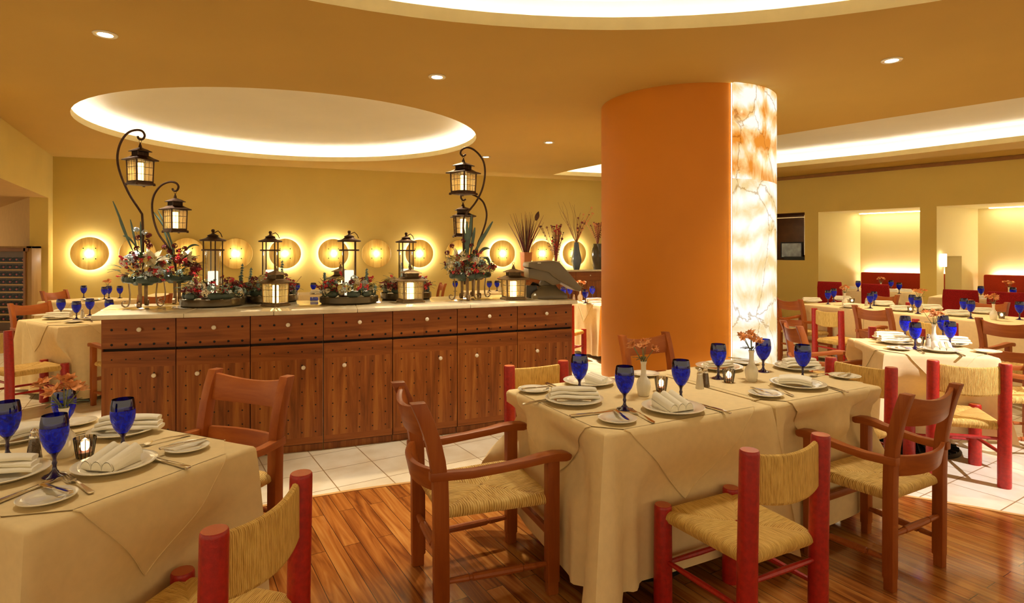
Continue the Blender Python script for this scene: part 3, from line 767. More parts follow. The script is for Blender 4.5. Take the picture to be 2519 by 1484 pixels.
# ================================================================== TABLES AND CLOTHS
class Cloth:
    "rounded-rectangle outline with hanging folds; local frame centred on the table"
    def __init__(s, a, b, zt, drop, seed=0, flare=.03, corner=.07, k=9.0, rr=.018):
        s.a, s.b, s.zt, s.drop, s.rr = a, b, zt, drop, rr; s.fl = flare; s.co = corner; s.k = k
        rnd = random.Random(seed); s.ph = [rnd.random() * 6.28 for _ in range(4)]; s.am = [rnd.uniform(.5, 1) for _ in range(4)]
        s.per = 4 * (a + b); s.obs = []; s.flat = ()
    def base(s, t):
        "t arc length along the outer rectangle, from the (-a,-b) corner, anticlockwise"
        a, b = s.a, s.b; t = t % s.per; L = [2 * a, 2 * b, 2 * a, 2 * b]
        cn = [(-a, -b), (a, -b), (a, b), (-a, b)]; dr = [(1, 0), (0, 1), (-1, 0), (0, -1)]; nr = [(0, -1), (1, 0), (0, 1), (-1, 0)]
        for i in range(4):
            if t <= L[i] + 1e-9: break
            t -= L[i]
        p = (cn[i][0] + dr[i][0] * t, cn[i][1] + dr[i][1] * t)
        c = min(t, L[i] - t); f = i if t < L[i] / 2 else i + 1
        # blend the normal near corners
        n = Vector(nr[i]); m = Vector(nr[(i - 1) % 4] if t < L[i] / 2 else nr[(i + 1) % 4])
        wd = max(0, 1 - c / .10); n2 = (n + m * wd * .98)
        return p, n2, c
    def pt(s, t, w, eps=0):
        P = s.pt0(t, w, eps)
        if P[2] > s.zt - .05 or not s.obs: return P
        X = Vector((P[0], P[1]))
        for (ox, oy, oa, kind, sy) in s.obs:
            dx, dy = X.x - ox, X.y - oy; lx = dx * cos(oa) + dy * sin(oa); ly = -dx * sin(oa) + dy * cos(oa)
            def sm(v, e0, e1): q = max(0, min(1, (v - e0) / (e1 - e0))); return q * q * (3 - 2 * q)
            if ly > .34 or ly < -.35: continue
            ax = abs(lx); z_ = P[2]
            if kind == 'a':
                k1 = max(0, .240 * sy - eps - ly) * sm(ax, .40, .28) * sm(z_, .62, .44)
                k2 = max(0, .288 * sy - eps - ly) * sm(ax, .05, .17) * sm(ax, .44, .32) * sm(z_, .72, .60) * sm(z_, .34, .54)
                k = max(k1, k2)
            else: k = max(0, .266 - eps - ly) * sm(ax, .40, .26) * sm(z_, .64, .42)
            X += Vector((-sin(oa), cos(oa))) * k
        return (X.x, X.y, P[2])
    def pt0(s, t, w, eps=0):
        P = s.pt1(t, w, eps); x = P[0]
        if 1 in s.flat: x = min(x, s.a)
        if 3 in s.flat: x = max(x, -s.a)
        return (x, P[1], P[2])
    def pt1(s, t, w, eps=0):
        p, n, c = s.base(t); rr = s.rr; q = w / rr
        if q < pi / 2: ins = rr * (1 - sin(q)); z = s.zt - rr * (1 - cos(q)); h = 0
        else: ins = 0; h = w - rr * pi / 2; z = s.zt - rr - h
        x = h / s.drop
        d = x * s.fl * (.6 + .4 * sin(s.k * t + s.ph[0])) + x * x * .020 * sin(2.3 * s.k * t + s.ph[1]) * s.am[1]
        d += x ** .9 * s.co * math.exp(-(c / .055) ** 2) - x ** .8 * s.co * .30 * math.exp(-((c - .12) / .045) ** 2) + x * s.co * .22 * math.exp(-((c - .22) / .05) ** 2)
        d += eps
        nl = n / max(1, n.length ** .5)
        z += x ** 3 * .03 * math.exp(-(c / .1) ** 2) + x ** 3 * .008 * sin(4 * t + s.ph[2])
        return (p[0] + nl.x * (d - ins) , p[1] + nl.y * (d - ins), z + eps * (1 if h == 0 else 0))
    def mesh(s, nt=None, nw=14):
        mb = MB(); nt = nt or int(s.per / .022)
        ws = [0, s.rr * .5, s.rr, s.rr * pi / 2] + [s.rr * pi / 2 + s.drop * (i / nw) for i in range(1, nw + 1)]
        T = [s.per * i / nt for i in range(nt)]
        vs = [s.pt(t, w) for w in ws for t in T]
        fs = [(j * nt + i, j * nt + (i + 1) % nt, (j + 1) * nt + (i + 1) % nt, (j + 1) * nt + i) for j in range(len(ws) - 1) for i in range(nt)]
        fs.append(tuple(range(nt))); mb.add(vs, fs); return mb
    def overlay(s, hx, hy, eps=.004):
        "square cloth turned 45 degrees: top diamond cut by the table edge and four hanging points"
        mb = MB(); a, b, rr = s.a - s.rr, s.b - s.rr, s.rr
        fx = max(0, min(b, (1 - a / hx) * hy)) ; fy = max(0, min(a, (1 - b / hy) * hx))
        z = s.zt + eps
        top = [(-fy, -b), (fy, -b), (a, -fx), (a, fx), (fy, b), (-fy, b), (-a, fx), (-a, -fx)]
        mb.add([(x, y, z) for x, y in top], [tuple(range(8))])
        cen = [s.a, 2 * s.a + s.b, 3 * s.a + 2 * s.b, 4 * s.a + 3 * s.b]
        for k, (half, dd) in enumerate(((fy, hy - b), (fx, hx - a), (fy, hy - b), (fx, hx - a))):
            if half < .02: continue
            def fn(u, v, half=half, dd=dd, k=k):
                w_ = dd * v; hw = half * (1 - v)
                return s.pt(cen[k] + (2 * u - 1) * hw, w_, eps + .002 * v)
            mb.grid(fn, 22, 18)
            hem = [fn(0, i / 18) for i in range(19)] + [fn(1, i / 18) for i in range(17, -1, -1)]
            mb.tube(hem, .0022, 5)
        return mb
def table(ctr, ang, Lx, Wy, label, cl_label, ov_label, drop=.66, hx=None, hy=None, seed=0, group=None, cloth=None, flare=.03, corner=.07, base=True, k=9, mat_='cloth', flat=()):
    rz = radians(ang)
    r = thing('dining_table', label, 'table', (ctr[0], ctr[1], 0), rz, group)
    mb = MB(); mb.box((0, 0, .715), (Lx - .22, Wy - .22, .03)); part('table_top', mb, M['darkwood'], r, .006)
    mb = MB(); mb.lathe([(.04, .03), (.035, .2), (.035, .70)], 14); part('pedestal', mb, M['blackiron'], r)
    mb = MB(); mb.lathe([(.27, 0), (.275, .012), (.26, .028), (.10, .045), (.05, .07), (.04, .09)], 32)
    for i in range(24):
        a = 2 * pi * i / 24; mb.tube([(.07 * cos(a), .07 * sin(a), .056), (.26 * cos(a), .26 * sin(a), .032)], .006, 5)
    part('base', mb, M['blackiron'], r)
    c = Cloth(Lx / 2, Wy / 2, .75, drop, seed, flare, corner, k)
    c.flat = flat
    for (ox, oy, oa, kd, sy_) in CHAIRS:
        if (Vector((ox, oy)) - Vector(ctr)).length > 1.3: continue
        dx, dy = ox - ctr[0], oy - ctr[1]
        c.obs.append((dx * cos(rz) + dy * sin(rz), -dx * sin(rz) + dy * cos(rz), oa - rz, kd, sy_))
    solo('tablecloth', c.mesh(), M[mat_], cl_label, 'tablecloth', (ctr[0], ctr[1], 0), rz, 'tablecloths', ang=60)
    if hx:
        solo('overlay_cloth', c.overlay(hx, hy or hx), M[mat_], ov_label, 'tablecloth', (ctr[0], ctr[1], 0), rz, 'diamond overlay cloths', ang=60, recalc=False)
    return c
u_ = Vector((cos(radians(27.2)), sin(radians(27.2)))); v_ = Vector((-u_.y, u_.x))
TB = Vector((.354, 2.24))
def tm(t, s): p = TB + u_ * t + v_ * s; return (p.x, p.y)
table(tm(.475, .425), 27.2, .95, .85, 'left half of the centre dining table, hidden under cream cloth', 'cream tablecloth on left half of the centre table, falling to the plank floor', 'diamond cream overlay whose point hangs at front of the centre table', .64, .775, .775, 3, corner=.17, flare=.035, flat=(1,))
table(tm(1.385, .425), 27.2, .83, .85, 'right half of the centre dining table, hidden under cream cloth', 'cream tablecloth on right half of the centre table, behind the armchair', 'diamond cream overlay on the right half of the centre table', .66, .70, .75, 5, corner=.05, flare=.02, flat=(3,))
table((-1.545, 2.0), -24, 1.02, .72, 'left front dining table under cream cloths', 'cream tablecloth on the left front table hanging to the floor', 'diamond cream overlay with pointed corner on the left front table', .66, .80, .63, 8, flare=.02, corner=.05)
table((-4.48, 6.20), -35, 1.15, .95, 'white-clothed table beside the left end of the counter', 'white tablecloth on the table left of the counter', 'diamond overlay on the white table left of the counter', .68, .80, .75, 11, corner=.08)
table((-6.35, 8.75), -20, .9, .9, 'far left table near yellow wall', 'pale tablecloth on the far left table, above the nearer white one', 'diamond overlay on the far left table', .68, .72, .72, 12)
table((-5.75, 10.0), 19, .9, .8, 'table standing against the yellow wall beneath the wooden discs', 'pale tablecloth on the table against the yellow wall at left', None, .68, seed=13)
table((-3.55, 10.2), 19, 1.5, .8, 'long table behind the counter near the wooden discs', 'cream tablecloth behind the counter middle, below the wooden discs', None, .68, seed=14)
table((-.35, 10.75), 19, 1.0, .8, 'table behind the counter beside the right flower stand', 'cream tablecloth behind the counter, right of the tall flower stand', None, .68, seed=15)
table((1.55, 8.42), 20, 1.1, .9, 'brightly lit table between the counter and the column', 'bright white tablecloth just left of the orange column', 'diamond overlay on the bright table left of the column', .68, .8, .72, 16)
table((3.03, 4.36), -14, .70, .80, 'small dining table right of the centre table', 'bright white tablecloth on the small table at right', 'diamond white overlay on the small table at right', .58, .56, .62, 17, corner=.06)
ru = Vector((cos(radians(-68)), sin(radians(-68)))); rv = Vector((-ru.y, ru.x))
for i, nm in enumerate(('far left', 'second', 'third', 'nearest right')):
    c_ = Vector((3.98, 8.10)) + ru * (.49 + .98 * i) + rv * .43
    table(c_, -68, .975, .85, '%s table of the long row at right' % nm, 'cream tablecloth on the %s table of the long right row' % nm, None, .68, seed=20 + i, group='tables of the long right row', flare=.012, corner=.01, flat=(1, 3))
table((7.05, 11.25), -47, 1.3, .75, 'table in front of the left red bench', 'white tablecloth before the left red bench', None, .68, seed=30)
table((7.55, 9.15), -47, 1.5, .75, 'table in front of the right red bench', 'white tablecloth before the right red bench', None, .68, seed=31)

# ================================================================== TABLEWARE
def mk_goblet():
    r = thing('goblet', 'x', 'goblet')
    mb = MB(); mb.lathe([(.0422, .1555), (.0425, .160), (.0415, .172), (.0375, .192), (.0368, .192), (.0408, .172), (.0418, .160), (.0415, .1555)], 28)
    part('bowl', mb, M['blueglass'], r)
    mb = MB(); mb.lathe([(.0, .070), (.010, .071), (.020, .078), (.033, .098), (.041, .122), (.0435, .140), (.0430, .1545), (.041, .156), (0, .1555)], 24)
    part('water', mb, M['water'], r)
    mb = MB(); mb.lathe([(.036, 0), (.0365, .002), (.030, .006), (.017, .010), (.008, .020), (.0058, .032), (.0085, .042), (.0058, .050), (.0065, .058), (.010, .066), (.017, .075), (.010, .078), (0, .0785)], 24)
    part('stem', mb, M['bluestem'], r); return r
def mk_plate():
    r = thing('dinner_plate', 'x', 'plate')
    mb = MB(); mb.lathe([(0, .004), (.075, .004), (.080, .002), (.084, .004), (.100, .012), (.135, .020), (.1365, .0225), (.134, .0235), (.098, .0165), (.085, .0095), (.078, .0085), (0, .0085)], 48)
    part('plate_body', mb, M['china'], r); return r
def mk_butter():
    r = thing('side_plate', 'x', 'plate')
    mb = MB(); mb.lathe([(0, .003), (.045, .003), (.052, .006), (.080, .014), (.0815, .0165), (.079, .0175), (.050, .010), (.044, .0065), (0, .0065)], 40)
    part('plate_body', mb, M['china'], r); return r
def simple(key, name, cat, build, mats, ang=35, bevel=0, recalc=True):
    def mk():
        mb = build(); me = mb.mesh(name, mats, bevel, ang, recalc=recalc); o = bpy.data.objects.new(name, me); C.objects.link(o); return tag(o, 'x', cat)
    return mk
def b_plate():
    mb = MB(); mb.lathe([(0, .004), (.075, .004), (.080, .002), (.084, .004), (.100, .012), (.135, .020), (.1365, .0225), (.134, .0235), (.098, .0165), (.085, .0095), (.078, .0085), (0, .0085)], 48); return mb
def b_side():
    mb = MB(); mb.lathe([(0, .003), (.045, .003), (.052, .006), (.080, .014), (.0815, .0165), (.079, .0175), (.050, .010), (.044, .0065), (0, .0065)], 40); return mb
mk_plate = simple('p', 'dinner_plate', 'plate', b_plate, M['china'], 40)
mk_butter = simple('b', 'side_plate', 'plate', b_side, M['china'], 40)
def b_nap_pleat():
    "three rounded pleats side by side, higher at the back"
    mb = MB(); n = 36; W = .125
    def prof(u):
        q = (u * 3) % 1 if u < 1 else 1; z = .030 * abs(sin(pi * q)) ** .5
        return z
    for lay in range(2):
        def fn(u, v, lay=lay):
            y = -.055 + .125 * v; lift = .030 * v + .004
            x = (-.5 + u) * W * (1 + .06 * v) * (1 - .0 * lay)
            return (x + .004 * lay, y + .006 * lay, lift + prof(u) + (.002 if lay == 0 else -.006) + .006 * (1 - v) * lay)
        mb.grid(fn, n, 8)
    mb.grid(lambda u, v: ((-.5 + u) * W, -.055, .004 + v * prof(u)), n, 2)
    mb.grid(lambda u, v: ((-.5 + u) * W * 1.06, .07, .034 * v + v * prof(u)), n, 2)
    for s in (-.5, .5): mb.grid(lambda u, v, s=s: (s * W * (1 + .06 * u), -.055 + .125 * u, (.030 * u + .004) * v), 6, 2)
    mb.grid(lambda u, v: ((-.5 + u) * W, -.055 + .125 * v, .001), 2, 2)
    return mb
def b_nap_stack():
    "long folded napkin: four soft layers, swept and bulging"
    mb = MB(); rnd = random.Random(4)
    for k in range(3):
        L = .225 - .012 * k; Wd = .088 - .014 * k; z0 = .004 + .0145 * k; ph = rnd.random() * 3
        secs = []
        for i in range(17):
            u = i / 16; x = (-.5 + u) * L; yb = .018 * sin(pi * u) + .008 * sin(5 * u + ph) + .006 * k
            hh = .016; zz = z0 + .008 * sin(pi * u) + .003 * sin(7 * u + ph)
            ww = Wd * (.55 + .45 * sin(pi * min(max(u * 1.1 - .02, .12), .9)))
            ring = []
            for j in range(12):
                a = 2 * pi * j / 12
                ring.append((x, yb + ww / 2 * (abs(cos(a)) ** .6) * (1 if cos(a) > 0 else -1), zz + hh / 2 + hh / 2 * (abs(sin(a)) ** .7) * (1 if sin(a) > 0 else -1)))
            secs.append(ring)
        mb.loft(secs)
    return mb
def b_nap_roll():
    "flat folded napkin with a rolled front edge"
    mb = MB(); 
    for k in range(3):
        secs = []
        for i in range(15):
            u = i / 14; x = (-.5 + u) * (.16 - .006 * k)
            if k < 2:
                z0 = .004 + .012 * k + .010 * sin(pi * u); pts = [(-.05, z0), (.05 - .01 * k, z0 + .012 * k), (.05 - .01 * k, z0 + .009 + .012 * k), (-.05, z0 + .010)]
                secs.append([(x, y + .01 * u, z) for y, z in pts])
            else:
                z0 = .030 + .010 * sin(pi * u)
                secs.append([(x, -.042 + .016 * cos(a), z0 + .011 * sin(a)) for a in [2 * pi * j / 12 for j in range(12)]])
        mb.loft(secs)
    return mb
mk_nap = {'f': simple('', 'napkin', 'napkin', b_nap_pleat, M['napkin'], 60), 's': simple('', 'napkin', 'napkin', b_nap_stack, M['napkin'], 60), 'r': simple('', 'napkin', 'napkin', b_nap_roll, M['napkin'], 50)}
def hsec(y, w_, z, t): return [(-w_ / 2, y, z - t / 2), (w_ / 2, y, z - t / 2), (w_ / 2, y, z + t / 2), (-w_ / 2, y, z + t / 2)]
def mk_knife(L=.225, k=1.0):
    def b():
        mb = MB(); mb.loft([hsec(y, w_, .006, t) for y, w_, t in ((-.5 * L, .010, .004), (-.49 * L, .015, .007), (-.3 * L, .014, .008), (-.05 * L, .011, .007), (.0, .010, .006), (.02 * L, .014, .0025), (.2 * L, .018, .0018), (.38 * L, .017, .0015), (.46 * L, .011, .0014), (.5 * L, .004, .0012))]); return mb
    return simple('', 'table_knife' if L > .2 else 'butter_knife', 'knife', b, M['steel'], 50, .001)
def b_fork():
    mb = MB(); L = .20
    mb.loft([hsec(y, w_, z, t) for y, w_, z, t in ((-.1, .010, .004, .003), (-.095, .016, .004, .003), (-.07, .014, .006, .003), (-.03, .007, .010, .003), (.02, .006, .012, .003), (.032, .009, .011, .0025), (.045, .024, .007, .002), (.058, .026, .006, .002))])
    for x in (-.0105, -.0035, .0035, .0105):
        mb.loft([[(x + a * .0017, y, z + b * .001) for a, b in ((-1, -1), (1, -1), (1, 1), (-1, 1))] for y, z in ((.055, .006), (.08, .007), (.10, .011))])
    return mb
def b_spoon():
    mb = MB(); mb.loft([hsec(y, w_, z, t) for y, w_, z, t in ((-.1, .010, .004, .003), (-.095, .016, .004, .003), (-.07, .014, .006, .003), (-.03, .007, .010, .003), (.035, .006, .010, .003), (.045, .012, .008, .002), (.06, .030, .005, .002), (.078, .036, .004, .002), (.095, .026, .006, .002), (.102, .006, .008, .002))]); return mb
MK = {'knife': mk_knife(), 'bknife': mk_knife(.155), 'fork': simple('', 'fork', 'fork', b_fork, M['steel'], 50), 'spoon': simple('', 'spoon', 'spoon', b_spoon, M['steel'], 50)}
def mk_votive():
    r = thing('votive_holder', 'x', 'candle holder')
    mb = MB(); secs = []
    for rr, z in ((.0, .001), (.022, .001), (.024, .004), (.032, .070), (.0295, .070), (.0215, .010), (.0, .010)):
        secs.append([(max(rr, .0005) * (1 + (.03 if i % 2 else 0)) * cos(2 * pi * i / 28), max(rr, .0005) * (1 + (.03 if i % 2 else 0)) * sin(2 * pi * i / 28), z) for i in range(28)])
    mb.loft(secs); part('glass_cup', mb, M['votiveglass'], r)
    mb = MB(); mb.lathe([(0, .0105), (.0205, .0105), (.0245, .022), (0, .022)], 18); part('wax', mb, M['darkred'], r)
    mb = MB(); mb.lathe([(0, .023), (.009, .026), (.015, .040), (.012, .052), (0, .062)], 12); part('flame', mb, M['flame'], r)
    mb = MB()
    for i in range(14):
        a = 2 * pi * i / 14; mb.tube([(.0235 * cos(a), .0235 * sin(a), .003), (.0285 * cos(a), .0285 * sin(a), .035), (.0328 * cos(a), .0328 * sin(a), .070)], .0014, 4)
    part('glass_rib', mb, M['nail'], r); return r
def mk_vase():
    r = thing('bud_vase', 'x', 'vase')
    mb = MB(); mb.lathe([(0, 0), (.026, 0), (.028, .004), (.0325, .030), (.035, .055), (.030, .075), (.017, .092), (.0125, .105), (.0122, .150), (.0165, .168), (.0155, .168), (.011, .150), (.010, .10), (0, .09)], 28)
    part('vase_body', mb, M['china'], r); return r
mk_vase = simple('', 'bud_vase', 'vase', lambda: MB().lathe([(0, 0), (.026, 0), (.028, .004), (.0325, .030), (.035, .055), (.030, .075), (.017, .092), (.0125, .105), (.0122, .150), (.0165, .168), (.0155, .168), (.011, .150), (.010, .10), (0, .09)], 28), M['china'])
def mk_shaker(m):
    def f():
        r = thing('shaker', 'x', 'shaker')
        mb = MB(); mb.lathe([(0, 0), (.022, 0), (.022, .004), (.019, .03), (.014, .072), (0, .072)], 10); part('glass_body', mb, m, r, ang=20)
        mb = MB(); mb.lathe([(.0145, .071), (.015, .074), (.013, .082), (.010, .086), (.0115, .092), (.0095, .100), (.004, .105), (0, .106)], 16); part('metal_cap', mb, M['steel'], r); return r
    return f
def petal(mb, base, d, up, L, W, curl=.4, n=4):
    d = Vector(d).normalized(); up = Vector(up).normalized(); s = d.cross(up)
    if s.length < 1e-3: s = Vector((1, 0, 0))
    s.normalize(); nrm = s.cross(d)
    base = Vector(base)
    def fn(u, v):
        wd = W * sin(pi * min(.97, .12 + v * .86)) * (u - .5)
        p = base + d * (L * v) + s * wd + nrm * (curl * L * v * v * -1 + abs(u - .5) * W * .25)
        return tuple(p)
    mb.grid(fn, 2, n)
def blossom(mb, c, ax, R, n=6, rnd=random, open_=1.0):
    ax = Vector(ax).normalized(); t = ax.cross(Vector((0, 0, 1)) if abs(ax.z) < .9 else Vector((1, 0, 0))).normalized(); b = ax.cross(t)
    o = rnd.random() * 6
    for i in range(n):
        a = o + 2 * pi * i / n; rd = t * cos(a) + b * sin(a)
        petal(mb, c, rd * open_ + ax * .9, ax, R * rnd.uniform(.85, 1.1), R * .58, .35)
def mk_bunch(seed):
    def f():
        rnd = random.Random(seed)
        r = thing('flower_bunch', 'x', 'flowers')
        for i in range(6):
            a = 2 * pi * i / 6 + rnd.random() * .6; L = rnd.uniform(.045, .085); o = rnd.uniform(.030, .058)
            top = Vector((o * cos(a), o * sin(a), .165 + L))
            if i == 0: top = Vector((0, 0, .165 + .085))
            mb = MB(); mb.tube([(0, 0, .12), (top.x * .25, top.y * .25, .175), tuple(top)], [.0022, .002, .0018], 5); part('stem', mb, M['stemgreen'], r)
            mb = MB(); ax = Vector((top.x * 9, top.y * 9, .7))
            for q in range(4):
                cc = top + Vector((rnd.uniform(-.012, .012), rnd.uniform(-.012, .012), rnd.uniform(-.004, .012)))
                blossom(mb, cc, ax + Vector((rnd.uniform(-.6, .6), rnd.uniform(-.6, .6), rnd.uniform(-.2, .3))), .026, 6, rnd, .8)
            part('blossom', mb, M['orangefl'], r, recalc=False)
        mb = MB()
        for i in range(6):
            a = rnd.random() * 6.28; petal(mb, (0, 0, .17), (cos(a), sin(a), .7), (0, 0, 1), .055, .016, .5)
        part('leaf', mb, M['green'], r, recalc=False)
        return r
    return f

def goblet(x, y, label, g, z=.7545, sx=1.0, rz=0): return place('gob', mk_goblet, (x, y, z), rz, label, g, (sx, sx, 1.0))
def dish(kind, x, y, label, g, z=.7545, s=1.0): return place(kind, mk_plate if kind == 'plate' else mk_butter, (x, y, z), 0, label, g, (s, s, 1))
def napkin(kind, x, y, rz, label, g, z=.7635, s=1.0): return place('nap' + kind, mk_nap[kind], (x, y, z), radians(rz), label, g, (s, s, s))
def cutl(kind, p0, p1, label, g, z=.7555):
    "p0 handle end pixel, p1 tip pixel"
    a = Vector(px(*p0, .755)); b = Vector(px(*p1, .755)); m = (a + b) / 2
    return place(kind, MK[kind], (m.x, m.y, z), atan2(b.y - a.y, b.x - a.x) - pi / 2, label, g)
def at(x, y, z=.7545): p = px(x, y, z); return p[0], p[1]

# ---- centre table
G = 'cobalt goblets on the centre table'
for x, y, l in ((.335, 2.885, 'cobalt blue goblet nearest the red chair at the left back of centre table'), (.503, 2.597, 'cobalt blue goblet nearest the camera on the centre table'),
        (.799, 2.75, 'cobalt blue goblet behind the pleated napkin on centre table'), (1.148, 3.235, 'cobalt blue goblet by the shakers, in front of the orange column'),
        (1.478, 3.42, 'cobalt blue goblet behind the flowers against glowing onyx'), (1.605, 3.21, 'cobalt blue goblet at the right end of centre table')):
    goblet(x, y, l, G, rz=x * 7)
G = 'dinner plates on the centre table'
for x, y, l in ((.713, 2.575, 'white plate under a three-pleat napkin at the front of centre table'), (.29, 2.72, 'white plate under a stacked napkin at left end of centre table'),
        (.41, 3.10, 'white plate at the left back of centre table, behind the goblet'), (1.247, 3.50, 'white plate at the back of centre table before the column'),
        (1.716, 3.50, 'white plate at back right of centre table'), (1.495, 3.04, 'white plate under a rolled napkin at front right of centre table')):
    dish('plate', x, y, l, G)
G = 'napkins on the centre table'
for k, x, y, rz, l, s in (('f', .715, 2.57, 24, 'white napkin in three pleats on the front plate of centre table', 1), ('s', .29, 2.72, 4, 'white napkin folded in long layers at left end of the centre table', 1.05),
        ('f', .455, 3.09, 60, 'small white folded napkin on the back left plate, behind the goblet', .75), ('s', 1.24, 3.50, 200, 'white napkin on the back plate before the orange column', .85),
        ('s', 1.74, 3.50, 12, 'long white napkin on the back right plate before the red chair', 1.0), ('r', 1.48, 3.04, -28, 'white napkin with rolled edge on the front right plate', 1.0)):
    napkin(k, x, y, rz, l, G, s=s)
G = 'side plates on the centre table'
for x, y, l in ((.437, 2.41, 'small side plate at the near corner of centre table'), (.11, 2.93, 'small side plate at the left back corner of the centre table'),
        (.757, 3.31, 'small side plate behind the white vase in the middle of centre table'), (1.24, 2.84, 'small side plate at the seam in front of centre table'),
        (1.86, 3.25, 'small side plate at the right front corner of centre table'), (1.47, 3.66, 'small side plate at the back of centre table by the onyx')):
    dish('side', x, y, l, G)
G = 'cutlery on the centre table'
cutl('knife', (1402, 1027), (1514, 1014), 'steel knife lying left of near side plate on the centre table', G)
cutl('fork', (1616, 1046), (1543, 1008), 'steel fork right of the near side plate, tines toward the goblet', G)
cutl('knife', (1792, 1019), (1706, 993), 'steel knife right of the pleated napkin plate', G)
cutl('bknife', (1512, 1022), (1548, 1049), 'dark butter knife resting on the near side plate of centre table', G, .772)
cutl('bknife', (1292, 968), (1345, 963), 'butter knife on the left back side plate of centre table', G, .772)
cutl('knife', (1343, 945), (1400, 968), 'steel knife beside the back left plate of centre table', G)
cutl('knife', (1317, 992), (1345, 986), 'knife end poking out left of the layered napkin', G)
cutl('fork', (1964, 982), (1883, 949), 'steel fork left of the rolled napkin plate', G)
cutl('knife', (2064, 962), (2024, 950), 'steel knife right of the rolled napkin plate', G)
cutl('spoon', (2048, 921), (1998, 927), 'steel spoon behind the right side plate of centre table', G)
cutl('bknife', (1858, 968), (1890, 979), 'butter knife across the seam side plate', G, .772)
cutl('bknife', (2065, 934), (2090, 926), 'butter knife on the right front side plate', G, .772)
cutl('bknife', (1800, 889), (1845, 893), 'butter knife on the back side plate by the onyx', G, .772)
cutl('knife', (1500, 934), (1462, 924), 'steel knife behind the back left plate of centre table', G)
place('vase', mk_vase, (.645, 2.85, .7545), 0, 'white bud vase at middle left of the centre table', 'bud vases')
place('bunch0', mk_bunch(3), (.645, 2.85, .7545), 0, 'pink-orange flowers in the vase at middle left of centre table', 'bud vase flowers')
place('vase', mk_vase, (1.306, 3.17, .7545), 0, 'white bud vase at middle right of the centre table', 'bud vases')
place('bunch1', mk_bunch(5), (1.306, 3.17, .7545), 0, 'orange flowers in the vase before the glowing onyx', 'bud vase flowers')
place('votive', mk_votive, (.753, 2.935, .7545), 0, 'lit ribbed votive glass at left of the shakers on centre table', 'lit votive glasses')
place('votive', mk_votive, (1.17, 3.138, .7545), 0, 'lit ribbed votive glass beside the right vase of centre table', 'lit votive glasses')
place('salt', mk_shaker(M['shaker']), (.968, 2.997, .7545), 0, 'salt shaker with pointed metal cap on the centre table', 'salt and pepper shakers')
place('pepper', mk_shaker(M['pepper']), (1.012, 3.04, .7545), 0, 'dark pepper shaker standing by salt on the centre table', 'salt and pepper shakers')

# ---- left front table
G = 'cobalt goblets on the left front table'
for x, y, l in ((-1.43, 1.817, 'cobalt blue goblet nearest the camera on the left front table'), (-1.348, 2.014, 'cobalt blue goblet behind the pleated napkin on left front table'),
        (-1.717, 1.978, 'cobalt blue goblet cut by the left edge of the picture'), (-1.668, 2.164, 'cobalt blue goblet behind the flowers on left front table')):
    goblet(x, y, l, G, sx=.88, rz=x * 9)
G = 'dinner plates on the left front table'
for x, y, l in ((-1.285, 1.883, 'white plate under pleated napkin on the left front table'), (-1.50, 2.245, 'white plate under long napkin at the back of left front table'),
        (-1.575, 1.80, 'white plate with stacked napkin at the lower left edge'), (-1.85, 2.166, 'white plate at the far left of the left front table')):
    dish('plate', x, y, l, G, s=.87)
G = 'napkins on the left front table'
napkin('f', -1.30, 1.875, -8, 'white napkin in pleats on the near right plate of left front table', G, s=.9)
napkin('s', -1.48, 2.245, 10, 'long white napkin on the back plate of left front table', G, s=1.05)
napkin('s', -1.60, 1.80, 14, 'stacked white napkin at the lower left edge of the picture', G, s=1.0)
napkin('r', -1.83, 2.165, 60, 'white rolled napkin behind the goblet at the left edge', G, s=1.0)
G = 'side plates on the left front table'
for x, y, l in ((-1.305, 1.632, 'small side plate at the near corner of left front table'), (-1.148, 2.054, 'small side plate at right corner of left front table'), (-1.77, 2.36, 'small side plate at back of the left front table')):
    dish('side', x, y, l, G, s=.88)
G = 'cutlery on the left front table'
cutl('fork', (250, 1231), (142, 1166), 'steel fork between side plate and goblet on left front table', G)
cutl('knife', (-6, 1240), (118, 1191), 'steel knife at the lower left edge of left front table', G)
cutl('bknife', (183, 1236), (90, 1208), 'butter knife lying on near side plate of left front table', G, .773)
cutl('fork', (446, 1077), (349, 1100), 'steel fork behind the right side plate of left front table', G)
cutl('knife', (456, 1153), (372, 1130), 'steel knife right of the pleated napkin plate, left front table', G)
cutl('bknife', (412, 1117), (490, 1099), 'butter knife on the right side plate of left front table', G, .773)
cutl('bknife', (187, 1071), (215, 1064), 'small knife end beside the back plate of left front table', G)
place('vase', mk_vase, (-1.535, 1.992, .7545), 0, 'white bud vase on the left front table', 'bud vases')
place('bunch2', mk_bunch(11), (-1.535, 1.992, .7545), 0, 'rust-orange lily flowers in the vase on left front table', 'bud vase flowers', (1.15, 1.15, 1.02))
place('votive', mk_votive, (-1.455, 1.98, .7545), 0, 'lit ribbed votive glass on the left front table', 'lit votive glasses')
place('pepper', mk_shaker(M['pepper']), (-1.615, 1.965, .7545), 0, 'pepper shaker behind the near goblet on left front table', 'salt and pepper shakers')

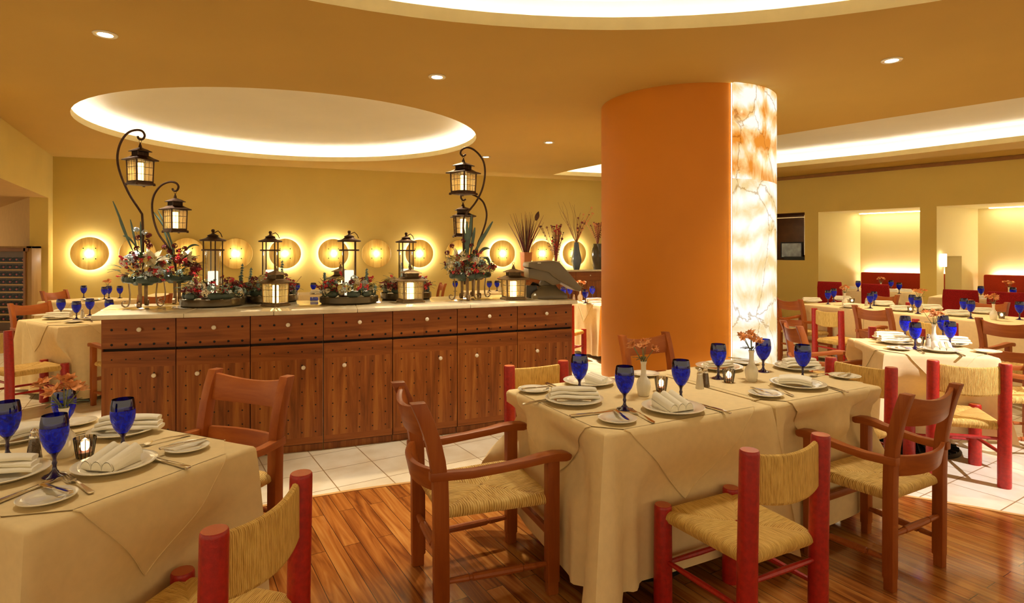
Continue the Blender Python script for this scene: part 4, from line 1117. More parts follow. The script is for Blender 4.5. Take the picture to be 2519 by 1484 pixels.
# ---- small table at right
G = 'cobalt goblets on the small right table'
for x, y, l in ((3.165, 4.68, 'leftmost cobalt goblet on the small white table'), (2.94, 4.24, 'cobalt goblet nearest the camera on small white table'),
        (3.24, 4.30, 'cobalt goblet at the right of the small white table'), (3.50, 4.72, 'cobalt goblet behind the vase of the small white table')): goblet(x, y, l, G, sx=.92)
G = 'plates on the small right table'
for x, y, l in ((2.96, 4.49, 'white plate at left of the small white table'), (3.04, 4.12, 'white plate at front of the small white table'), (3.30, 4.40, 'white plate at right of the small white table'), (3.05, 4.69, 'white plate at back left of small white table')): dish('plate', x, y, l, G, s=.92)
napkin('s', 2.96, 4.49, -6, 'layered white napkin at left of the small white table', 'napkins on small right table')
napkin('f', 3.05, 4.12, -30, 'white pleated napkin at front of the small white table', 'napkins on small right table', s=.9)
napkin('s', 3.32, 4.40, -16, 'long white napkin at right of the small white table', 'napkins on small right table', s=1.1)
napkin('s', 3.05, 4.69, -6, 'white napkin at the back left of the small white table', 'napkins on small right table')
for x, y, l in ((2.80, 4.2, 'side plate at front left corner of the small white table'), (3.33, 4.07, 'side plate at the front right corner of small white table')): dish('side', x, y, l, 'side plates on small right table')
cutl('fork', (2277, 874), (2255, 858), 'steel fork at front of the small white table', 'cutlery on small right table')
cutl('knife', (2372, 878), (2348, 866), 'steel knife at the front right of small white table', 'cutlery on small right table')
cutl('bknife', (2216, 860), (2230, 865), 'butter knife on the front left side plate of small white table', 'cutlery on small right table', .772)
place('vase', mk_vase, (3.15, 4.34, .7545), 0, 'white bud vase on the small white table at right', 'bud vases')
place('bunch0', mk_bunch(3), (3.15, 4.34, .7545), 1.2, 'orange flowers with green leaves on the small white table', 'bud vase flowers')
place('votive', mk_votive, (3.07, 4.38, .7545), 0, 'lit votive glass on the small white table at right', 'lit votive glasses')
place('salt', mk_shaker(M['shaker']), (3.065, 4.28, .7545), 0, 'salt shaker on the small white table at right', 'salt and pepper shakers')
place('pepper', mk_shaker(M['pepper']), (3.12, 4.47, .7545), 0, 'pepper shaker on the small white table at right', 'salt and pepper shakers')

# ---- long row at right
G = 'cobalt goblets on the long right row'
for p, l in (((2037, 748), 'front goblet at the left end of the long table row'), ((2051, 742), 'back goblet at the left end of the long table row'), ((2141, 758), 'front goblet behind the second armchair of the long row'),
        ((2150, 752), 'back goblet behind the second armchair of the long row'), ((2244, 763), 'left goblet of the pair below the middle vase flowers'), ((2258, 771), 'right goblet of the pair below the middle vase flowers'),
        ((2371, 775), 'back goblet of the pair left of the big armchair'), ((2388, 783), 'front goblet of the pair left of the big armchair'), ((2508, 786), 'goblet at the right edge of the long row')):
    goblet(*at(*p), l, G, .7505, .92)
G = 'plates on the long right row'
for p, k, l in (((1997, 743), 's', 'at the left end of the long row'), ((2072, 739), 's', 'behind the left vase of the long row'), ((2094, 757), 'r', 'above the red chair back of the long row'), ((2173, 752), 's', 'behind the second armchair of the long row'),
        ((2217, 765), 's', 'left of the goblet pair in the long row'), ((2289, 762), 's', 'right of the goblet pair in the long row'), ((2356, 777), 's', 'left of the big armchair in the long row'), ((2418, 771), 's', 'above the big armchair in the long row')):
    x, y = at(*p); dish('plate', x, y, 'white plate ' + l, G, .7505, .95); napkin(k, x, y, -10, 'white folded napkin ' + l, 'napkins on the long right row', .7595, 1.1)
for p, l, b in (((2078, 751), 'left', 'bunch1'), ((2262, 766), 'middle', 'bunch0'), ((2444, 786), 'right', 'bunch1')):
    x, y = at(*p); place('vase', mk_vase, (x, y, .7505), 0, '%s bud vase of the long right row' % l, 'bud vases')
    place(b, None, (x, y, .7505), x, 'orange flowers in the %s vase of the long right row' % l, 'bud vase flowers')
for p, l in (((2096, 746), 'left'), ((2240, 768), 'middle'), ((2464, 783), 'right')):
    x, y = at(*p); place('votive', mk_votive, (x, y, .7505), 0, '%s lit votive glass of the long right row' % l, 'lit votive glasses')
for p, l in (((2131, 752), 'left'), ((2365, 772), 'right')):
    x, y = at(*p); place('salt', mk_shaker(M['shaker']), (x, y, .7505), 0, '%s salt shaker of the long right row' % l, 'salt and pepper shakers')
# ---- niche tables
G = 'dark goblets on the niche tables'
for p, l in (((2111, 716), 'goblet at the left end of left niche table'), ((2192, 714), 'goblet in the middle of left niche table'), ((2212, 722), 'goblet at the right of left niche table'),
        ((2413, 734), 'goblet on the right niche table between velvet chairs'), ((2492, 738), 'goblet on right niche table by the edge')): goblet(*at(*p), l, G, .7505)
for p, l in (((2188, 719), 'left niche table, middle'), ((2222, 719), 'left niche table, right end'), ((2096, 712), 'left niche table, left end'), ((2418, 738), 'right niche table')):
    x, y = at(*p); napkin('s', x, y, -45, 'white napkin on the ' + l, 'napkins on the niche tables', .7505, 1.2)
for p, l in (((2167, 718), 'left'), ((2482, 733), 'right')):
    x, y = at(*p); place('vase', mk_vase, (x, y, .7505), 0, 'bud vase on the %s niche table' % l, 'bud vases')
    place('bunch0', None, (x, y, .7505), x, 'orange flowers on the %s niche table' % l, 'bud vase flowers')
# ---- tables at left behind
G = 'cobalt goblets on the tables left of the counter'
for x, y, l in ((-4.98, 6.42, 'leftmost goblet on the white table left of counter'), (-4.60, 6.14, 'nearest goblet on the white table left of counter'), (-4.72, 6.50, 'goblet behind the nearest one, left of counter'), (-4.40, 6.35, 'goblet at right of the white table left of counter')): goblet(x, y, l, G, .7545)
x, y = at(142, 785); dish('plate', x, y, 'white plate on the white table left of counter', 'plates left of the counter'); napkin('s', x, y, 10, 'white napkin on the plate left of the counter', 'napkins left of the counter', s=1.15)
x, y = at(160, 772); napkin('r', x, y, 20, 'white bunched napkin behind the plates left of the counter', 'napkins left of the counter', s=1.2, z=.7545)
x, y = at(236, 786); dish('plate', x, y, 'white plate close to the counter corner at left', 'plates left of the counter')
for p, l in (((100, 778), 'side plate at left corner of the white table left of counter'), ((181, 794), 'side plate at the near corner of the white table left of counter')):
    x, y = at(*p); dish('side', x, y, l, 'side plates left of the counter')
x, y = at(203, 783); place('salt', mk_shaker(M['shaker']), (x, y, .7545), 0, 'salt shaker on the white table left of counter', 'salt and pepper shakers')
cutl('fork', (233, 796), (212, 786), 'steel fork on the white table left of counter', 'cutlery left of the counter')
cutl('knife', (135, 795), (165, 793), 'steel knife on the white table left of counter', 'cutlery left of the counter')
G = 'cobalt goblets on the far left tables'
for p, l in (((206, 733), 'leftmost goblet on the far left table'), ((257, 737), 'second goblet on the far left table'), ((268, 734), 'third goblet on the far left table, by the dark flowers'), ((295, 734), 'rightmost goblet on the far left table')):
    goblet(*at(*p), l, G)
x, y = at(266, 728); place('bunch1', None, (x, y, .7545), 0, 'small dark red flowers on the far left table', 'bud vase flowers'); place('vase', mk_vase, (x, y, .7545), 0, 'bud vase on the far left table', 'bud vases')
x, y = at(225, 740); dish('plate', x, y, 'white plate on the far left table', 'plates left of the counter')
G = 'cobalt goblets behind the counter'
for x, y, l in ((-3.80, 10.1, 'left goblet of three behind the counter, between flower trays'), (-3.68, 9.95, 'middle goblet of three behind the counter'), (-3.45, 10.1, 'right goblet of three behind the counter'),
        (-1.05, 10.75, 'goblet seen left of the right flower stand'), (-.42, 10.75, 'left goblet of two right of the flower stand'), (-.28, 10.85, 'right goblet of two right of the flower stand')): goblet(x, y, l, G, .7505, 1.15)
place('vase', mk_vase, (-.22, 10.6, .7505), 0, 'bud vase behind the counter near the square lantern', 'bud vases')
place('bunch1', None, (-.22, 10.6, .7505), 2, 'red flowers in the vase behind the square lantern', 'bud vase flowers')
for x, y, rz, l in ((-3.3, 10.0, 20, 'white napkin behind the counter between flower trays'), (-3.05, 10.25, 5, 'second white napkin behind the counter between trays')): napkin('s', x, y, rz, l, 'napkins behind the counter', .7505, 1.5)
G = 'cobalt goblets on the table left of the column'
for p, l in (((1386, 738), 'leftmost of four goblets between counter and column'), ((1402, 735), 'second of four goblets between counter and column'), ((1440, 746), 'nearest of four goblets left of the column'), ((1457, 735), 'goblet closest to the orange column edge')): goblet(*at(*p), l, G)
x, y = at(1427, 741); place('vase', mk_vase, (x, y, .7545), 0, 'white vase on the bright table left of the column', 'bud vases', (1.1, 1.1, 1.1)); place('bunch0', None, (x, y, .7545), 3, 'orange flowers on the bright table left of the column', 'bud vase flowers', (1.1, 1.1, 1.1))
x, y = at(1412, 742); place('salt', mk_shaker(M['shaker']), (x, y, .7545), 0, 'salt shaker on the bright table left of the column', 'salt and pepper shakers')
x, y = at(1462, 745); napkin('s', x, y, 30, 'white napkin on the bright table left of column', 'napkins left of the column', .7545, 1.2)

# ================================================================== THE COUNTER
FP = [(-2.745, 3.89), (-2.31, 3.995), (-1.855, 4.12), (-1.387, 4.275), (-.915, 4.46), (-.439, 4.67), (.046, 4.89), (.524, 5.10)]
knobs = [.71, .29, .72, .29, .72, .30, .34]
ords = ['leftmost', 'second', 'third', 'middle', 'fifth', 'sixth', 'rightmost']
for i in range(7):
    a, b = Vector(FP[i]), Vector(FP[i + 1]); d = b - a; L = d.length; rz = atan2(d.y, d.x)
    r = thing('cabinet_unit', '%s nail-studded walnut cabinet of the long counter, drawer over door' % ords[i], 'cabinet', (a.x, a.y, 0), rz, 'cabinets of the long counter')
    g = .003
    mb = MB(); mb.prism([(g, .022), (L - g, .022), (L - .045, .80), (.045, .80)], .05, 1.008); part('body', mb, M['cabdark'], r)
    if i in (0, 6):
        mb = MB(); x_ = g if i == 0 else L - g; x2 = .045 if i == 0 else L - .045; t_ = -.006 if i == 0 else .006
        mb.prism([(x_, .0), (x_ + t_, .0), (x2 + t_, .81), (x2, .81)], 0, 1.008); part('side_panel', mb, M['cabv'], r)
    mb = MB(); mb.prism([(g, .03), (L - g, .03), (L - .05, .76), (.05, .76)], .0, .05); part('plinth', mb, M['cabv'], r)
    cols = [.13, .32, .51, .70, .89]
    def nails(mb, pts, q_=.0085):
        mb.mi = 1
        for x, z in pts:
            mb.add([(x, -.0035, z)] + [(x + q_ * cos(q * pi / 4), -.0008, z + q_ * sin(q * pi / 4)) for q in range(8)], [(0, 1 + (q + 1) % 8, 1 + q) for q in range(8)])
    mb = MB(); mb.box((L / 2, .010, .907), (L - 2 * g, .02, .196))
    nails(mb, [(c_ * L, .936) for c_ in cols if c_ != .51] + [(c_ * L, .835) for c_ in cols])
    dr = part('drawer', mb, [M['cabh'], M['nail']], r)
    kb = [(0, 0), (.006, 0), (.006, .010), (.012, .014), (.0155, .021), (.013, .028), (.006, .031), (0, .0315)]
    RX = Matrix.Rotation(pi / 2, 3, 'X')
    mb = MB(); mb.lathe(kb, 20, (.51 * L, 0, .936), rot=RX); part('knob', mb, M['knob'], dr)
    mb = MB(); mb.box((L / 2, .010, .395), (L - 2 * g, .02, .57)); mb.mi = 2
    mb.box((L / 2, .010, .735), (L - 2 * g, .0205, .11)); mb.box((L / 2, .010, .085), (L - 2 * g, .0205, .05))
    kx = knobs[i]
    nails(mb, [(c_ * L, .735 - .098 * j) for c_ in cols for j in range(7) if not (abs(c_ - kx) < .12 and j == 1 and 0)], .0052)
    do = part('door', mb, [M['cabv'], M['nail'], M['cabh']], r)
    mb = MB(); mb.lathe(kb, 20, (kx * L, 0, .622), rot=RX); part('knob', mb, M['knob'], do)
front = [(-2.78, 3.835)] + [(p[0] + .008, p[1] - .035) for p in FP[1:]] + []
front[-1] = (.575, 5.085)
back = []
for (x, y) in FP[::-1]: back.append((x - .27, y + .86))
back = [(.33, 5.95)] + back[1:-1] + [(-3.22, 4.66)]
top = thing('countertop', 'long polished cream stone counter top on the cabinets', 'countertop', (0, 0, 0))
def seg_top(i0, i1, f0, f1):
    pts_f = [Vector(front[j]) for j in range(8)]; pts_b = [Vector(b) for b in back[::-1]]
    ii = [i for i in range(8) if f0 < i < f1]
    lerp = lambda P, t: P[int(t)].lerp(P[min(int(t) + 1, 7)], t - int(t))
    ff = [lerp(pts_f, f0)] + [pts_f[i] for i in ii] + [lerp(pts_f, f1)]
    bb = [lerp(pts_b, f0)] + [pts_b[i] for i in ii] + [lerp(pts_b, f1)]
    mb = MB(); mb.prism([tuple(p) for p in ff + bb[::-1]], 1.010, 1.04); return mb
for f0, f1 in ((0, 1.12), (1.126, 2.32), (2.326, 3.48), (3.486, 5.2), (5.206, 7)):
    part('stone_slab', seg_top(0, 0, f0, f1), M['marble'], top, .004)
ZT = 1.0405
# hanging and standing square lanterns
def mk_sqlantern(hang):
    def f():
        r = thing('lantern', 'x', 'lantern'); m = M['iron'] if hang else M['bronze']
        hw, z0, z1 = .075, .0, .185
        mb = MB(); mb.box((0, 0, .010), (.19, .19, .016)); mb.box((0, 0, .022), (.17, .17, .012))
        for sx in (-1, 1):
            for sy in (-1, 1): mb.box((sx * .088, sy * .088, .004), (.018, .018, .016))
        part('base_plate', mb, m, r, .002)
        for sx in (-1, 1):
            for sy in (-1, 1):
                mb = MB(); mb.loft([rsec_z(sx * .078, sy * .078, .026, .012, .012), rsec_z(sx * .084, sy * .084, .20, .012, .012)]); part('corner_post', mb, m, r)
        for k in range(4):
            R = Matrix.Rotation(k * pi / 2, 3, 'Z'); T = lambda p: tuple(R @ Vector(p))
            mb = MB(); mb.add([T((-.076, -.078, .028)), T((.076, -.078, .028)), T((.082, -.084, .20)), T((-.082, -.084, .20))], [(0, 1, 2, 3)])
            pn = part('glass_pane', mb, M['amber'], r, recalc=False)
            mb = MB()
            for q in (1 / 4, 1 / 2, 3 / 4):
                mb.tube([T((-.076 + .152 * q, -.080, .028)), T((-.082 + .164 * q, -.086, .20))], .0018, 4)
            for q in (1 / 3, 2 / 3):
                e_ = .006 * q; mb.tube([T((-.076 - e_, -.080 - e_, .028 + .172 * q)), T((.076 + e_, -.080 - e_, .028 + .172 * q))], .0018, 4)
            for z, e_ in ((.03, 0), (.199, .006)): mb.tube([T((-.076 - e_, -.080 - e_, z)), T((.076 + e_, -.080 - e_, z))], .004, 4)
            part('muntin', mb, m, pn)
        mb = MB(); mb.loft([rsec_z(0, 0, z, s, s) for z, s in ((.198, .235), (.203, .238), (.207, .235), (.222, .17), (.235, .125), (.238, .118))])
        mb.loft([rsec_z(0, 0, z, s, s) for z, s in ((.270, .150), (.274, .153), (.290, .095), (.300, .045), (.304, .035))])
        part('roof', mb, m, r)
        mb = MB()
        for sx in (-1, 1):
            for sy in (-1, 1): mb.box((sx * .05, sy * .05, .254), (.008, .008, .034))
        for k in range(4):
            R = Matrix.Rotation(k * pi / 2, 3, 'Z')
            for q in range(-3, 4): p = R @ Vector((q * .0125, -.05, .254)); mb.box(p, (.004, .004, .034))
        mb.box((0, 0, .252), (.085, .085, .03))
        part('vent_cupola', mb, m, r)
        mb = MB(); mb.lathe([(.017, .302), (.015, .318), (.008, .334), (.004, .346), (.0, .348)], 10)
        ring = [(.012 * cos(a), 0, .356 + .012 * sin(a)) for a in [2 * pi * i / 12 for i in range(13)]]; mb.tube(ring, .0022, 5)
        part('finial', mb, m, r)
        mb = MB(); mb.lathe([(0, .028), (.029, .028), (.029, .178), (.026, .181), (0, .177)], 20); part('candle', mb, M['candle'], r)
        return r
    return f
# shepherd hook stands
def stand(pos, hook_px, Y, label, hookn):
    r = thing('hook_stand', label, 'stand', (pos[0], pos[1], ZT), 0, 'iron hook stands on the counter')
    for k in range(4):
        a = k * pi / 2 + .35; R = Matrix.Rotation(a, 3, 'Z')
        pts = [(.105, 0, .245), (.095, 0, .20), (.085, 0, .10), (.088, 0, .035), (.10, 0, .012), (.118, 0, .008), (.135, 0, .020), (.138, 0, .040), (.125, 0, .052), (.112, 0, .045)]
        mb = MB(); secs = []
        P = [R @ Vector(p) for p in pts]; side = R @ Vector((0, 1, 0))
        for i, p in enumerate(P):
            t = (P[min(i + 1, len(P) - 1)] - P[max(0, i - 1)]).normalized(); n = t.cross(side)
            secs.append([tuple(p + side * s1 * .012 + n * s2 * .003) for s1, s2 in ((-1, -1), (1, -1), (1, 1), (-1, 1))])
        mb.loft(secs); part('scroll_leg', mb, M['bronzefoot'], r)
    mb = MB(); mb.lathe([(0, .17), (.06, .17), (.09, .20), (.095, .24), (0, .23)], 24); part('pot', mb, M['wrapleaf'], r)
    pts = []
    for (x, y) in hook_px:
        q = pxy(x, y, Y); pts.append((q[0] - pos[0], q[1] - pos[1], q[2] - ZT))
    sm = []
    n = len(pts)
    for i in range(n - 1):
        p0, p1, p2, p3 = (Vector(pts[max(0, i - 1)]), Vector(pts[i]), Vector(pts[i + 1]), Vector(pts[min(n - 1, i + 2)]))
        for j in range(5):
            t = j / 5; sm.append(tuple(.5 * ((2 * p1) + (p2 - p0) * t + (2 * p0 - 5 * p1 + 4 * p2 - p3) * t * t + (-p0 + 3 * p1 - 3 * p2 + p3) * t ** 3)))
    sm.append(pts[-1])
    mb = MB(); mb.tube(sm, .0085, 8); part('hook', mb, M['iron'], r)
    return r
def hang_lantern(cx_, top, bot, Y, rz, label, s=1.0):  # s narrows it
    t = pxy(cx_, top, Y); b = pxy(cx_, bot, Y); k = (t[2] - b[2]) / .365
    return place('hlan', mk_sqlantern(True), b, radians(rz), label, 'hanging square lanterns', (k * s, k * s, k))
Y1, Y2, Y3, Y4 = 4.40, 4.75, 5.10, 5.34
def ctr(x, Y): return ((x - CX) * Y / F, Y)
S1 = stand(ctr(352, Y1), [(352, 700), (352, 600), (350, 535), (345, 520), (318, 478), (297, 430), (289, 395), (292, 365), (303, 340), (318, 325), (336, 320), (350, 323), (356, 334), (350, 343), (341, 341), (339, 335)], Y1, 'iron stand with tall curved hook at the left end of the counter', 0)
S2 = stand(ctr(436, Y2), [(436, 690), (428, 640), (412, 607), (390, 575), (378, 540), (374, 505), (380, 478), (396, 457), (416, 448), (432, 450), (439, 459), (435, 469), (427, 469), (424, 464)], Y2, 'iron stand with shorter curved hook, second from the left', 0)
S3 = stand(ctr(1143, Y3), [(1143, 700), (1140, 600), (1140, 545), (1146, 528), (1170, 498), (1186, 466), (1193, 430), (1190, 400), (1178, 380), (1163, 367), (1148, 363), (1136, 369), (1133, 378), (1139, 384), (1146, 380)], Y3, 'iron stand with tall curved hook at right part of the counter', 0)
S4 = stand(ctr(1170, Y4), [(1172, 690), (1174, 610), (1184, 580), (1194, 550), (1197, 525), (1190, 500), (1178, 487), (1163, 479), (1148, 474), (1137, 476), (1134, 486), (1139, 493), (1146, 490)], Y4, 'iron stand with low curved hook behind the right flower stand', 0)
hang_lantern(345, 345, 456, Y1, 63, 'highest hanging lantern at left, lit, before the ceiling recess', .80)
hang_lantern(431, 471, 572, Y2, 59, 'lower hanging lantern at left, lit', .80)
hang_lantern(1140, 384, 479, Y3, 54, 'upper hanging lantern at right, lit')
hang_lantern(1139, 494, 583, Y4, 12, 'lower hanging lantern at right, lit, behind the hook')
# standing square lanterns
for x, y, sc_, rz, l in ((678, 753, .80, 67, 'square glass lantern before the second flower tray on the counter'), (1010, 743, 1.0, 27, 'square glass lantern before the rightmost flower tray'),
        (1263, 737, 1.0, 17, 'square glass lantern beside the grey till'), (838, 733, .98, 10, 'square lantern mostly hidden behind the third flower tray')):
    p = px(x, y, ZT); place('slan', mk_sqlantern(False), (p[0], p[1], ZT), radians(rz), l, 'square lanterns on the counter', (sc_, sc_, .9))
# tall hurricane lanterns on trays
def mk_tall():
    r = thing('hurricane_lantern', 'x', 'lantern'); m = M['iron']
    for k in range(4):
        a = pi / 4 + k * pi / 2; mb = MB(); mb.tube([(.082 * cos(a), .082 * sin(a), .0), (.082 * cos(a), .082 * sin(a), .46)], .0065, 6); part('post', mb, m, r)
    mb = MB(); mb.lathe([(.0, 0), (.098, 0), (.098, .012), (0, .012)], 28); part('base_plate', mb, m, r)
    mb = MB()
    for rr, z in ((.092, .385),): mb.loft([[((rr + q) * cos(a), (rr + q) * sin(a), z + dz) for q, dz in ((-.006, -.006), (.006, -.006), (.006, .006), (-.006, .006))] for a in [2 * pi * i / 28 for i in range(28)]], closed=True)
    part('ring', mb, m, r)
    mb = MB(); mb.lathe([(.108, .455), (.115, .460), (.112, .466), (.06, .480), (.045, .492), (.05, .500), (.03, .508), (.012, .515), (.010, .525), (.017, .535), (.012, .547), (0, .55)], 28); part('roof', mb, m, r)
    mb = MB(); mb.tube([(.012, 0, .52), (.05, 0, .535), (.075, 0, .515), (.09, .0, .485)], .004, 6); part('handle', mb, m, r)
    mb = MB(); mb.lathe([(.066, .014), (.066, .38), (.0645, .38), (.0645, .014)], 28); part('glass_cylinder', mb, M['clear'], r)
    mb = MB(); mb.lathe([(0, .013), (.044, .013), (.044, .215), (.040, .219), (0, .213)], 24); part('candle', mb, M['candle_soft'], r)
    return r
# ---- flowers
def hydrangea(mb, c, R, rnd, n=46, pr=.011):
    for i in range(n):
        v = Vector((rnd.gauss(0, 1), rnd.gauss(0, 1), rnd.gauss(0, 1) * .8 + .25)).normalized()
        blossom(mb, Vector(c) + v * R, v, pr, 4, rnd, 1.6)
def berries(mb, base, tip, rnd, n=16, r=.0075):
    b, t = Vector(base), Vector(tip)
    for i in range(n):
        q = (i + .5) / n; p = b.lerp(t, q) + Vector([rnd.uniform(-1, 1) * .018 * (1.2 - q) for _ in range(3)]); mb.sphere(p, r * rnd.uniform(.7, 1.1), 6, 4)
def blade(mb, base, tip, bend, wd, n=10):
    b, t = Vector(base), Vector(tip); s = (t - b).cross(Vector((0, 1, 0))); s = s.normalized() if s.length > 1e-4 else Vector((1, 0, 0))
    def fn(u, v):
        p = b.lerp(t, v) + Vector(bend) * (4 * v * (1 - v)) + s * (u - .5) * wd * (sin(pi * (.12 + .88 * (1 - v) ** .8)) if v > .0 else .4)
        p.y += abs(u - .5) * wd * .3; return tuple(p)
    mb.grid(fn, 2, n)
def spike(mb, base, tip, rnd, n=9):
    b, t = Vector(base), Vector(tip); mb.tube([b, b.lerp(t, .5), t], .002, 4)
    for i in range(n):
        q = .3 + .7 * i / n
        for k in range(4):
            a = rnd.random() * 6.28; p = b.lerp(t, q); blossom(mb, p, Vector((cos(a), sin(a), .5)), .020 * (1.25 - q * .6), 5, rnd, .7)
def arrangement(name, label, pos, z, seed, R, extra, dense=1.0, ring=None):
    rnd = random.Random(seed); r = thing('flower_arrangement', label, 'flowers', (pos[0], pos[1], z), 0, 'flower arrangements on the counter')
    def spot_():
        if ring:
            a = rnd.random() * 2 * pi; q = rnd.uniform(*ring); f_ = (ring[1] - q) / (ring[1] - ring[0]); return Vector((q * cos(a), q * sin(a), rnd.uniform(.045, .075 + .095 * f_)))
        v = Vector((rnd.gauss(0, 1), rnd.gauss(0, 1), rnd.gauss(0, 1))).normalized(); return Vector((v.x * R[0], v.y * R[0] * .8, R[1] * (v.z * .9 + 1)))
    for i in range(int(16 * dense)):
        mb = MB(); hydrangea(mb, spot_(), .026 if ring else .030, rnd, 34, .012); part('hydrangea', mb, M[rnd.choice(['creamfl', 'creamfl', 'bluefl', 'yellowfl', 'darkred', 'palegreen'])], r, recalc=False)
    for i in range(int(7 * dense)):
        mb = MB(); p = spot_(); o = Vector((p.x, p.y, .03)).normalized(); berries(mb, p, p + o * rnd.uniform(.03, .07) + Vector((0, 0, rnd.uniform(-.02, .05))), rnd); part('berry_spray', mb, M[rnd.choice(['berry', 'berry', 'darkred'])], r)
    for i in range(int(7 * dense)):
        mb = MB(); p = spot_(); hydrangea(mb, p, .02, rnd, 18, .014); part('bloom', mb, M[rnd.choice(['darkred', 'darkred', 'yellowfl', 'berry'])], r, recalc=False)
    nl = 9
    for i in range(nl):
        a = 2 * pi * i / nl + rnd.random() * .4; q = (ring[1] * .92 if ring else R[0] * .8); mb = MB(); zz = .012 if ring else .005
        p = Vector((q * cos(a), q * sin(a) * (1 if ring else .8), zz)); tdir = Vector((-sin(a), cos(a), 0)); k = .028
        mb.loft([[tuple(p + tdir * x + Vector((cos(a), sin(a), 0)) * (k * .7 * cos(g) * w_) + Vector((0, 0, k * w_ * sin(g) + k * .7))) for g in [2 * pi * j / 8 for j in range(8)]] for x, w_ in ((-.05, .55), (-.03, .95), (0, 1.05), (.03, .95), (.05, .55))])
        part('wrapped_leaf', mb, M['wrapleaf'], r)
    mb = MB()
    for i in range(int(30 * dense)):
        p = spot_(); v = Vector((p.x, p.y, .05)).normalized(); petal(mb, p, v + Vector((0, 0, rnd.uniform(-.3, .8))), (0, 0, 1), rnd.uniform(.04, .08), .022, .4)
    part('foliage', mb, M['green'], r, recalc=False)
    extra(r, rnd); return r
def lily(r, c, ax, R=.085, m='lilywhite'):
    mb = MB(); rnd = random.Random(int(c[0] * 997)); ax = Vector(ax).normalized()
    t = ax.cross(Vector((0, 0, 1)) if abs(ax.z) < .9 else Vector((1, 0, 0))).normalized(); b = ax.cross(t)
    for i in range(6):
        a = 2 * pi * i / 6; rd = t * cos(a) + b * sin(a); petal(mb, c, rd + ax * .75, ax, R * (1 if i % 2 else .88), R * .42, .55, 8)
    for i in range(5):
        a = 2 * pi * i / 5; q = Vector(c) + ax * R * .55 + (t * cos(a) + b * sin(a)) * .012; mb.tube([c, tuple(q)], .0012, 4); mb.sphere(q, .0035, 5, 3)
    part('lily', mb, M[m], r, recalc=False)
def ex_px(Y, pos, z0):
    def g(x, y): q = pxy(x, y, Y); return (q[0] - pos[0], q[1] - pos[1], q[2] - z0)
    return g
def blades(r, g, L, w_=.018, m='bluegreen'):
    for (b, t, bend) in L:
        mb = MB(); blade(mb, g(*b), g(*t), bend, w_); part('grass_blade', mb, M[m], r, recalc=False)
def heads(r, g, L, rnd, m='darkred', R=.016):
    for (x, y, x0, y0) in L:
        mb = MB(); p = Vector(g(x, y)); mb.tube([g(x0, y0), tuple(p)], .002, 4); part('stem', mb, M['stemgreen'], r)
        mb = MB(); hydrangea(mb, p, R, rnd, 20, .013); part('bloom', mb, M[m], r, recalc=False)
z1 = ZT + .19
def ex1(r, rnd):
    g = ex_px(Y1, ctr(352, Y1), z1)
    blades(r, g, [((335, 640), (277, 495), (-.01, 0, .03)), ((338, 640), (290, 525), (-.02, 0, .02)), ((342, 640), (320, 540), (0, 0, 0)), ((340, 620), (302, 580), (0, 0, .03)), ((348, 650), (345, 545), (.0, 0, 0))])
    heads(r, g, [(335, 565, 345, 640), (356, 572, 350, 640)], rnd, 'bluefl', .014)
    heads(r, g, [(340, 585, 348, 640), (366, 580, 352, 640), (368, 605, 355, 650), (337, 612, 348, 650), (325, 625, 345, 660), (362, 595, 352, 640)], rnd, 'darkred')
    lily(r, g(378, 640), (.3, -.8, .6), .10); lily(r, g(385, 655), (.6, -.6, .1), .08)
    for x, y, x2, y2 in ((318, 678, 287, 680), (322, 662, 300, 652), (385, 690, 405, 688)):
        mb = MB(); berries(mb, g(x, y), g(x2, y2), rnd, 16, .006); part('berry_spray', mb, M['berry'], r)
arrangement('a', 'tall flower arrangement with a cream lily at the left end of counter', ctr(352, Y1), z1, 21, (.155, .105), ex1, 1.9)
def ex2(r, rnd):
    g = ex_px(Y2, ctr(436, Y2), z1)
    blades(r, g, [((428, 650), (388, 518), (.03, 0, 0)), ((432, 650), (374, 518), (.045, 0, 0)), ((430, 640), (400, 560), (.0, 0, 0)), ((440, 640), (490, 605), (0, 0, .05))])
    heads(r, g, [(405, 608, 425, 660), (430, 605, 430, 660), (455, 612, 438, 660), (440, 618, 434, 655), (418, 618, 430, 655)], rnd, 'darkred')
    lily(r, g(462, 635), (.5, -.7, .5), .07)
    for i, (x, y) in enumerate(((440, 645), (462, 650), (475, 668), (483, 690), (490, 705))):
        mb = MB(); hydrangea(mb, g(x, y), .018, rnd, 20, .013); part('bloom', mb, M['darkred' if i % 2 else 'berry'], r, recalc=False)
arrangement('b', 'second flower arrangement with red trailing blooms near the counter left end', ctr(436, Y2), z1, 22, (.155, .10), ex2, 1.9)
def ex3(r, rnd):
    g = ex_px(Y3, ctr(1148, Y3), z1)
    blades(r, g, [((1150, 640), (1160, 528), (0, 0, 0)), ((1152, 640), (1148, 545), (0, 0, 0)), ((1155, 640), (1168, 560), (0, 0, 0)), ((1160, 630), (1212, 545), (-.01, 0, -.02)), ((1165, 630), (1190, 575), (0, 0, 0)), ((1168, 640), (1205, 612), (0, 0, .04)), ((1175, 640), (1205, 665), (.03, 0, .06)), ((1150, 650), (1140, 560), (0, 0, 0))], .028)
    lily(r, g(1128, 640), (-.5, -.8, .5), .115); lily(r, g(1112, 650), (-.8, -.5, .0), .09)
    heads(r, g, [(1112, 605, 1135, 650), (1100, 622, 1130, 655), (1140, 592, 1145, 640), (1168, 620, 1155, 650), (1160, 605, 1155, 650)], rnd, 'darkred')
arrangement('c', 'flower arrangement with white lily and wide green blades at right on the counter', (ctr(1148, Y3)[0], Y3), z1, 23, (.165, .105), ex3, 2.0)
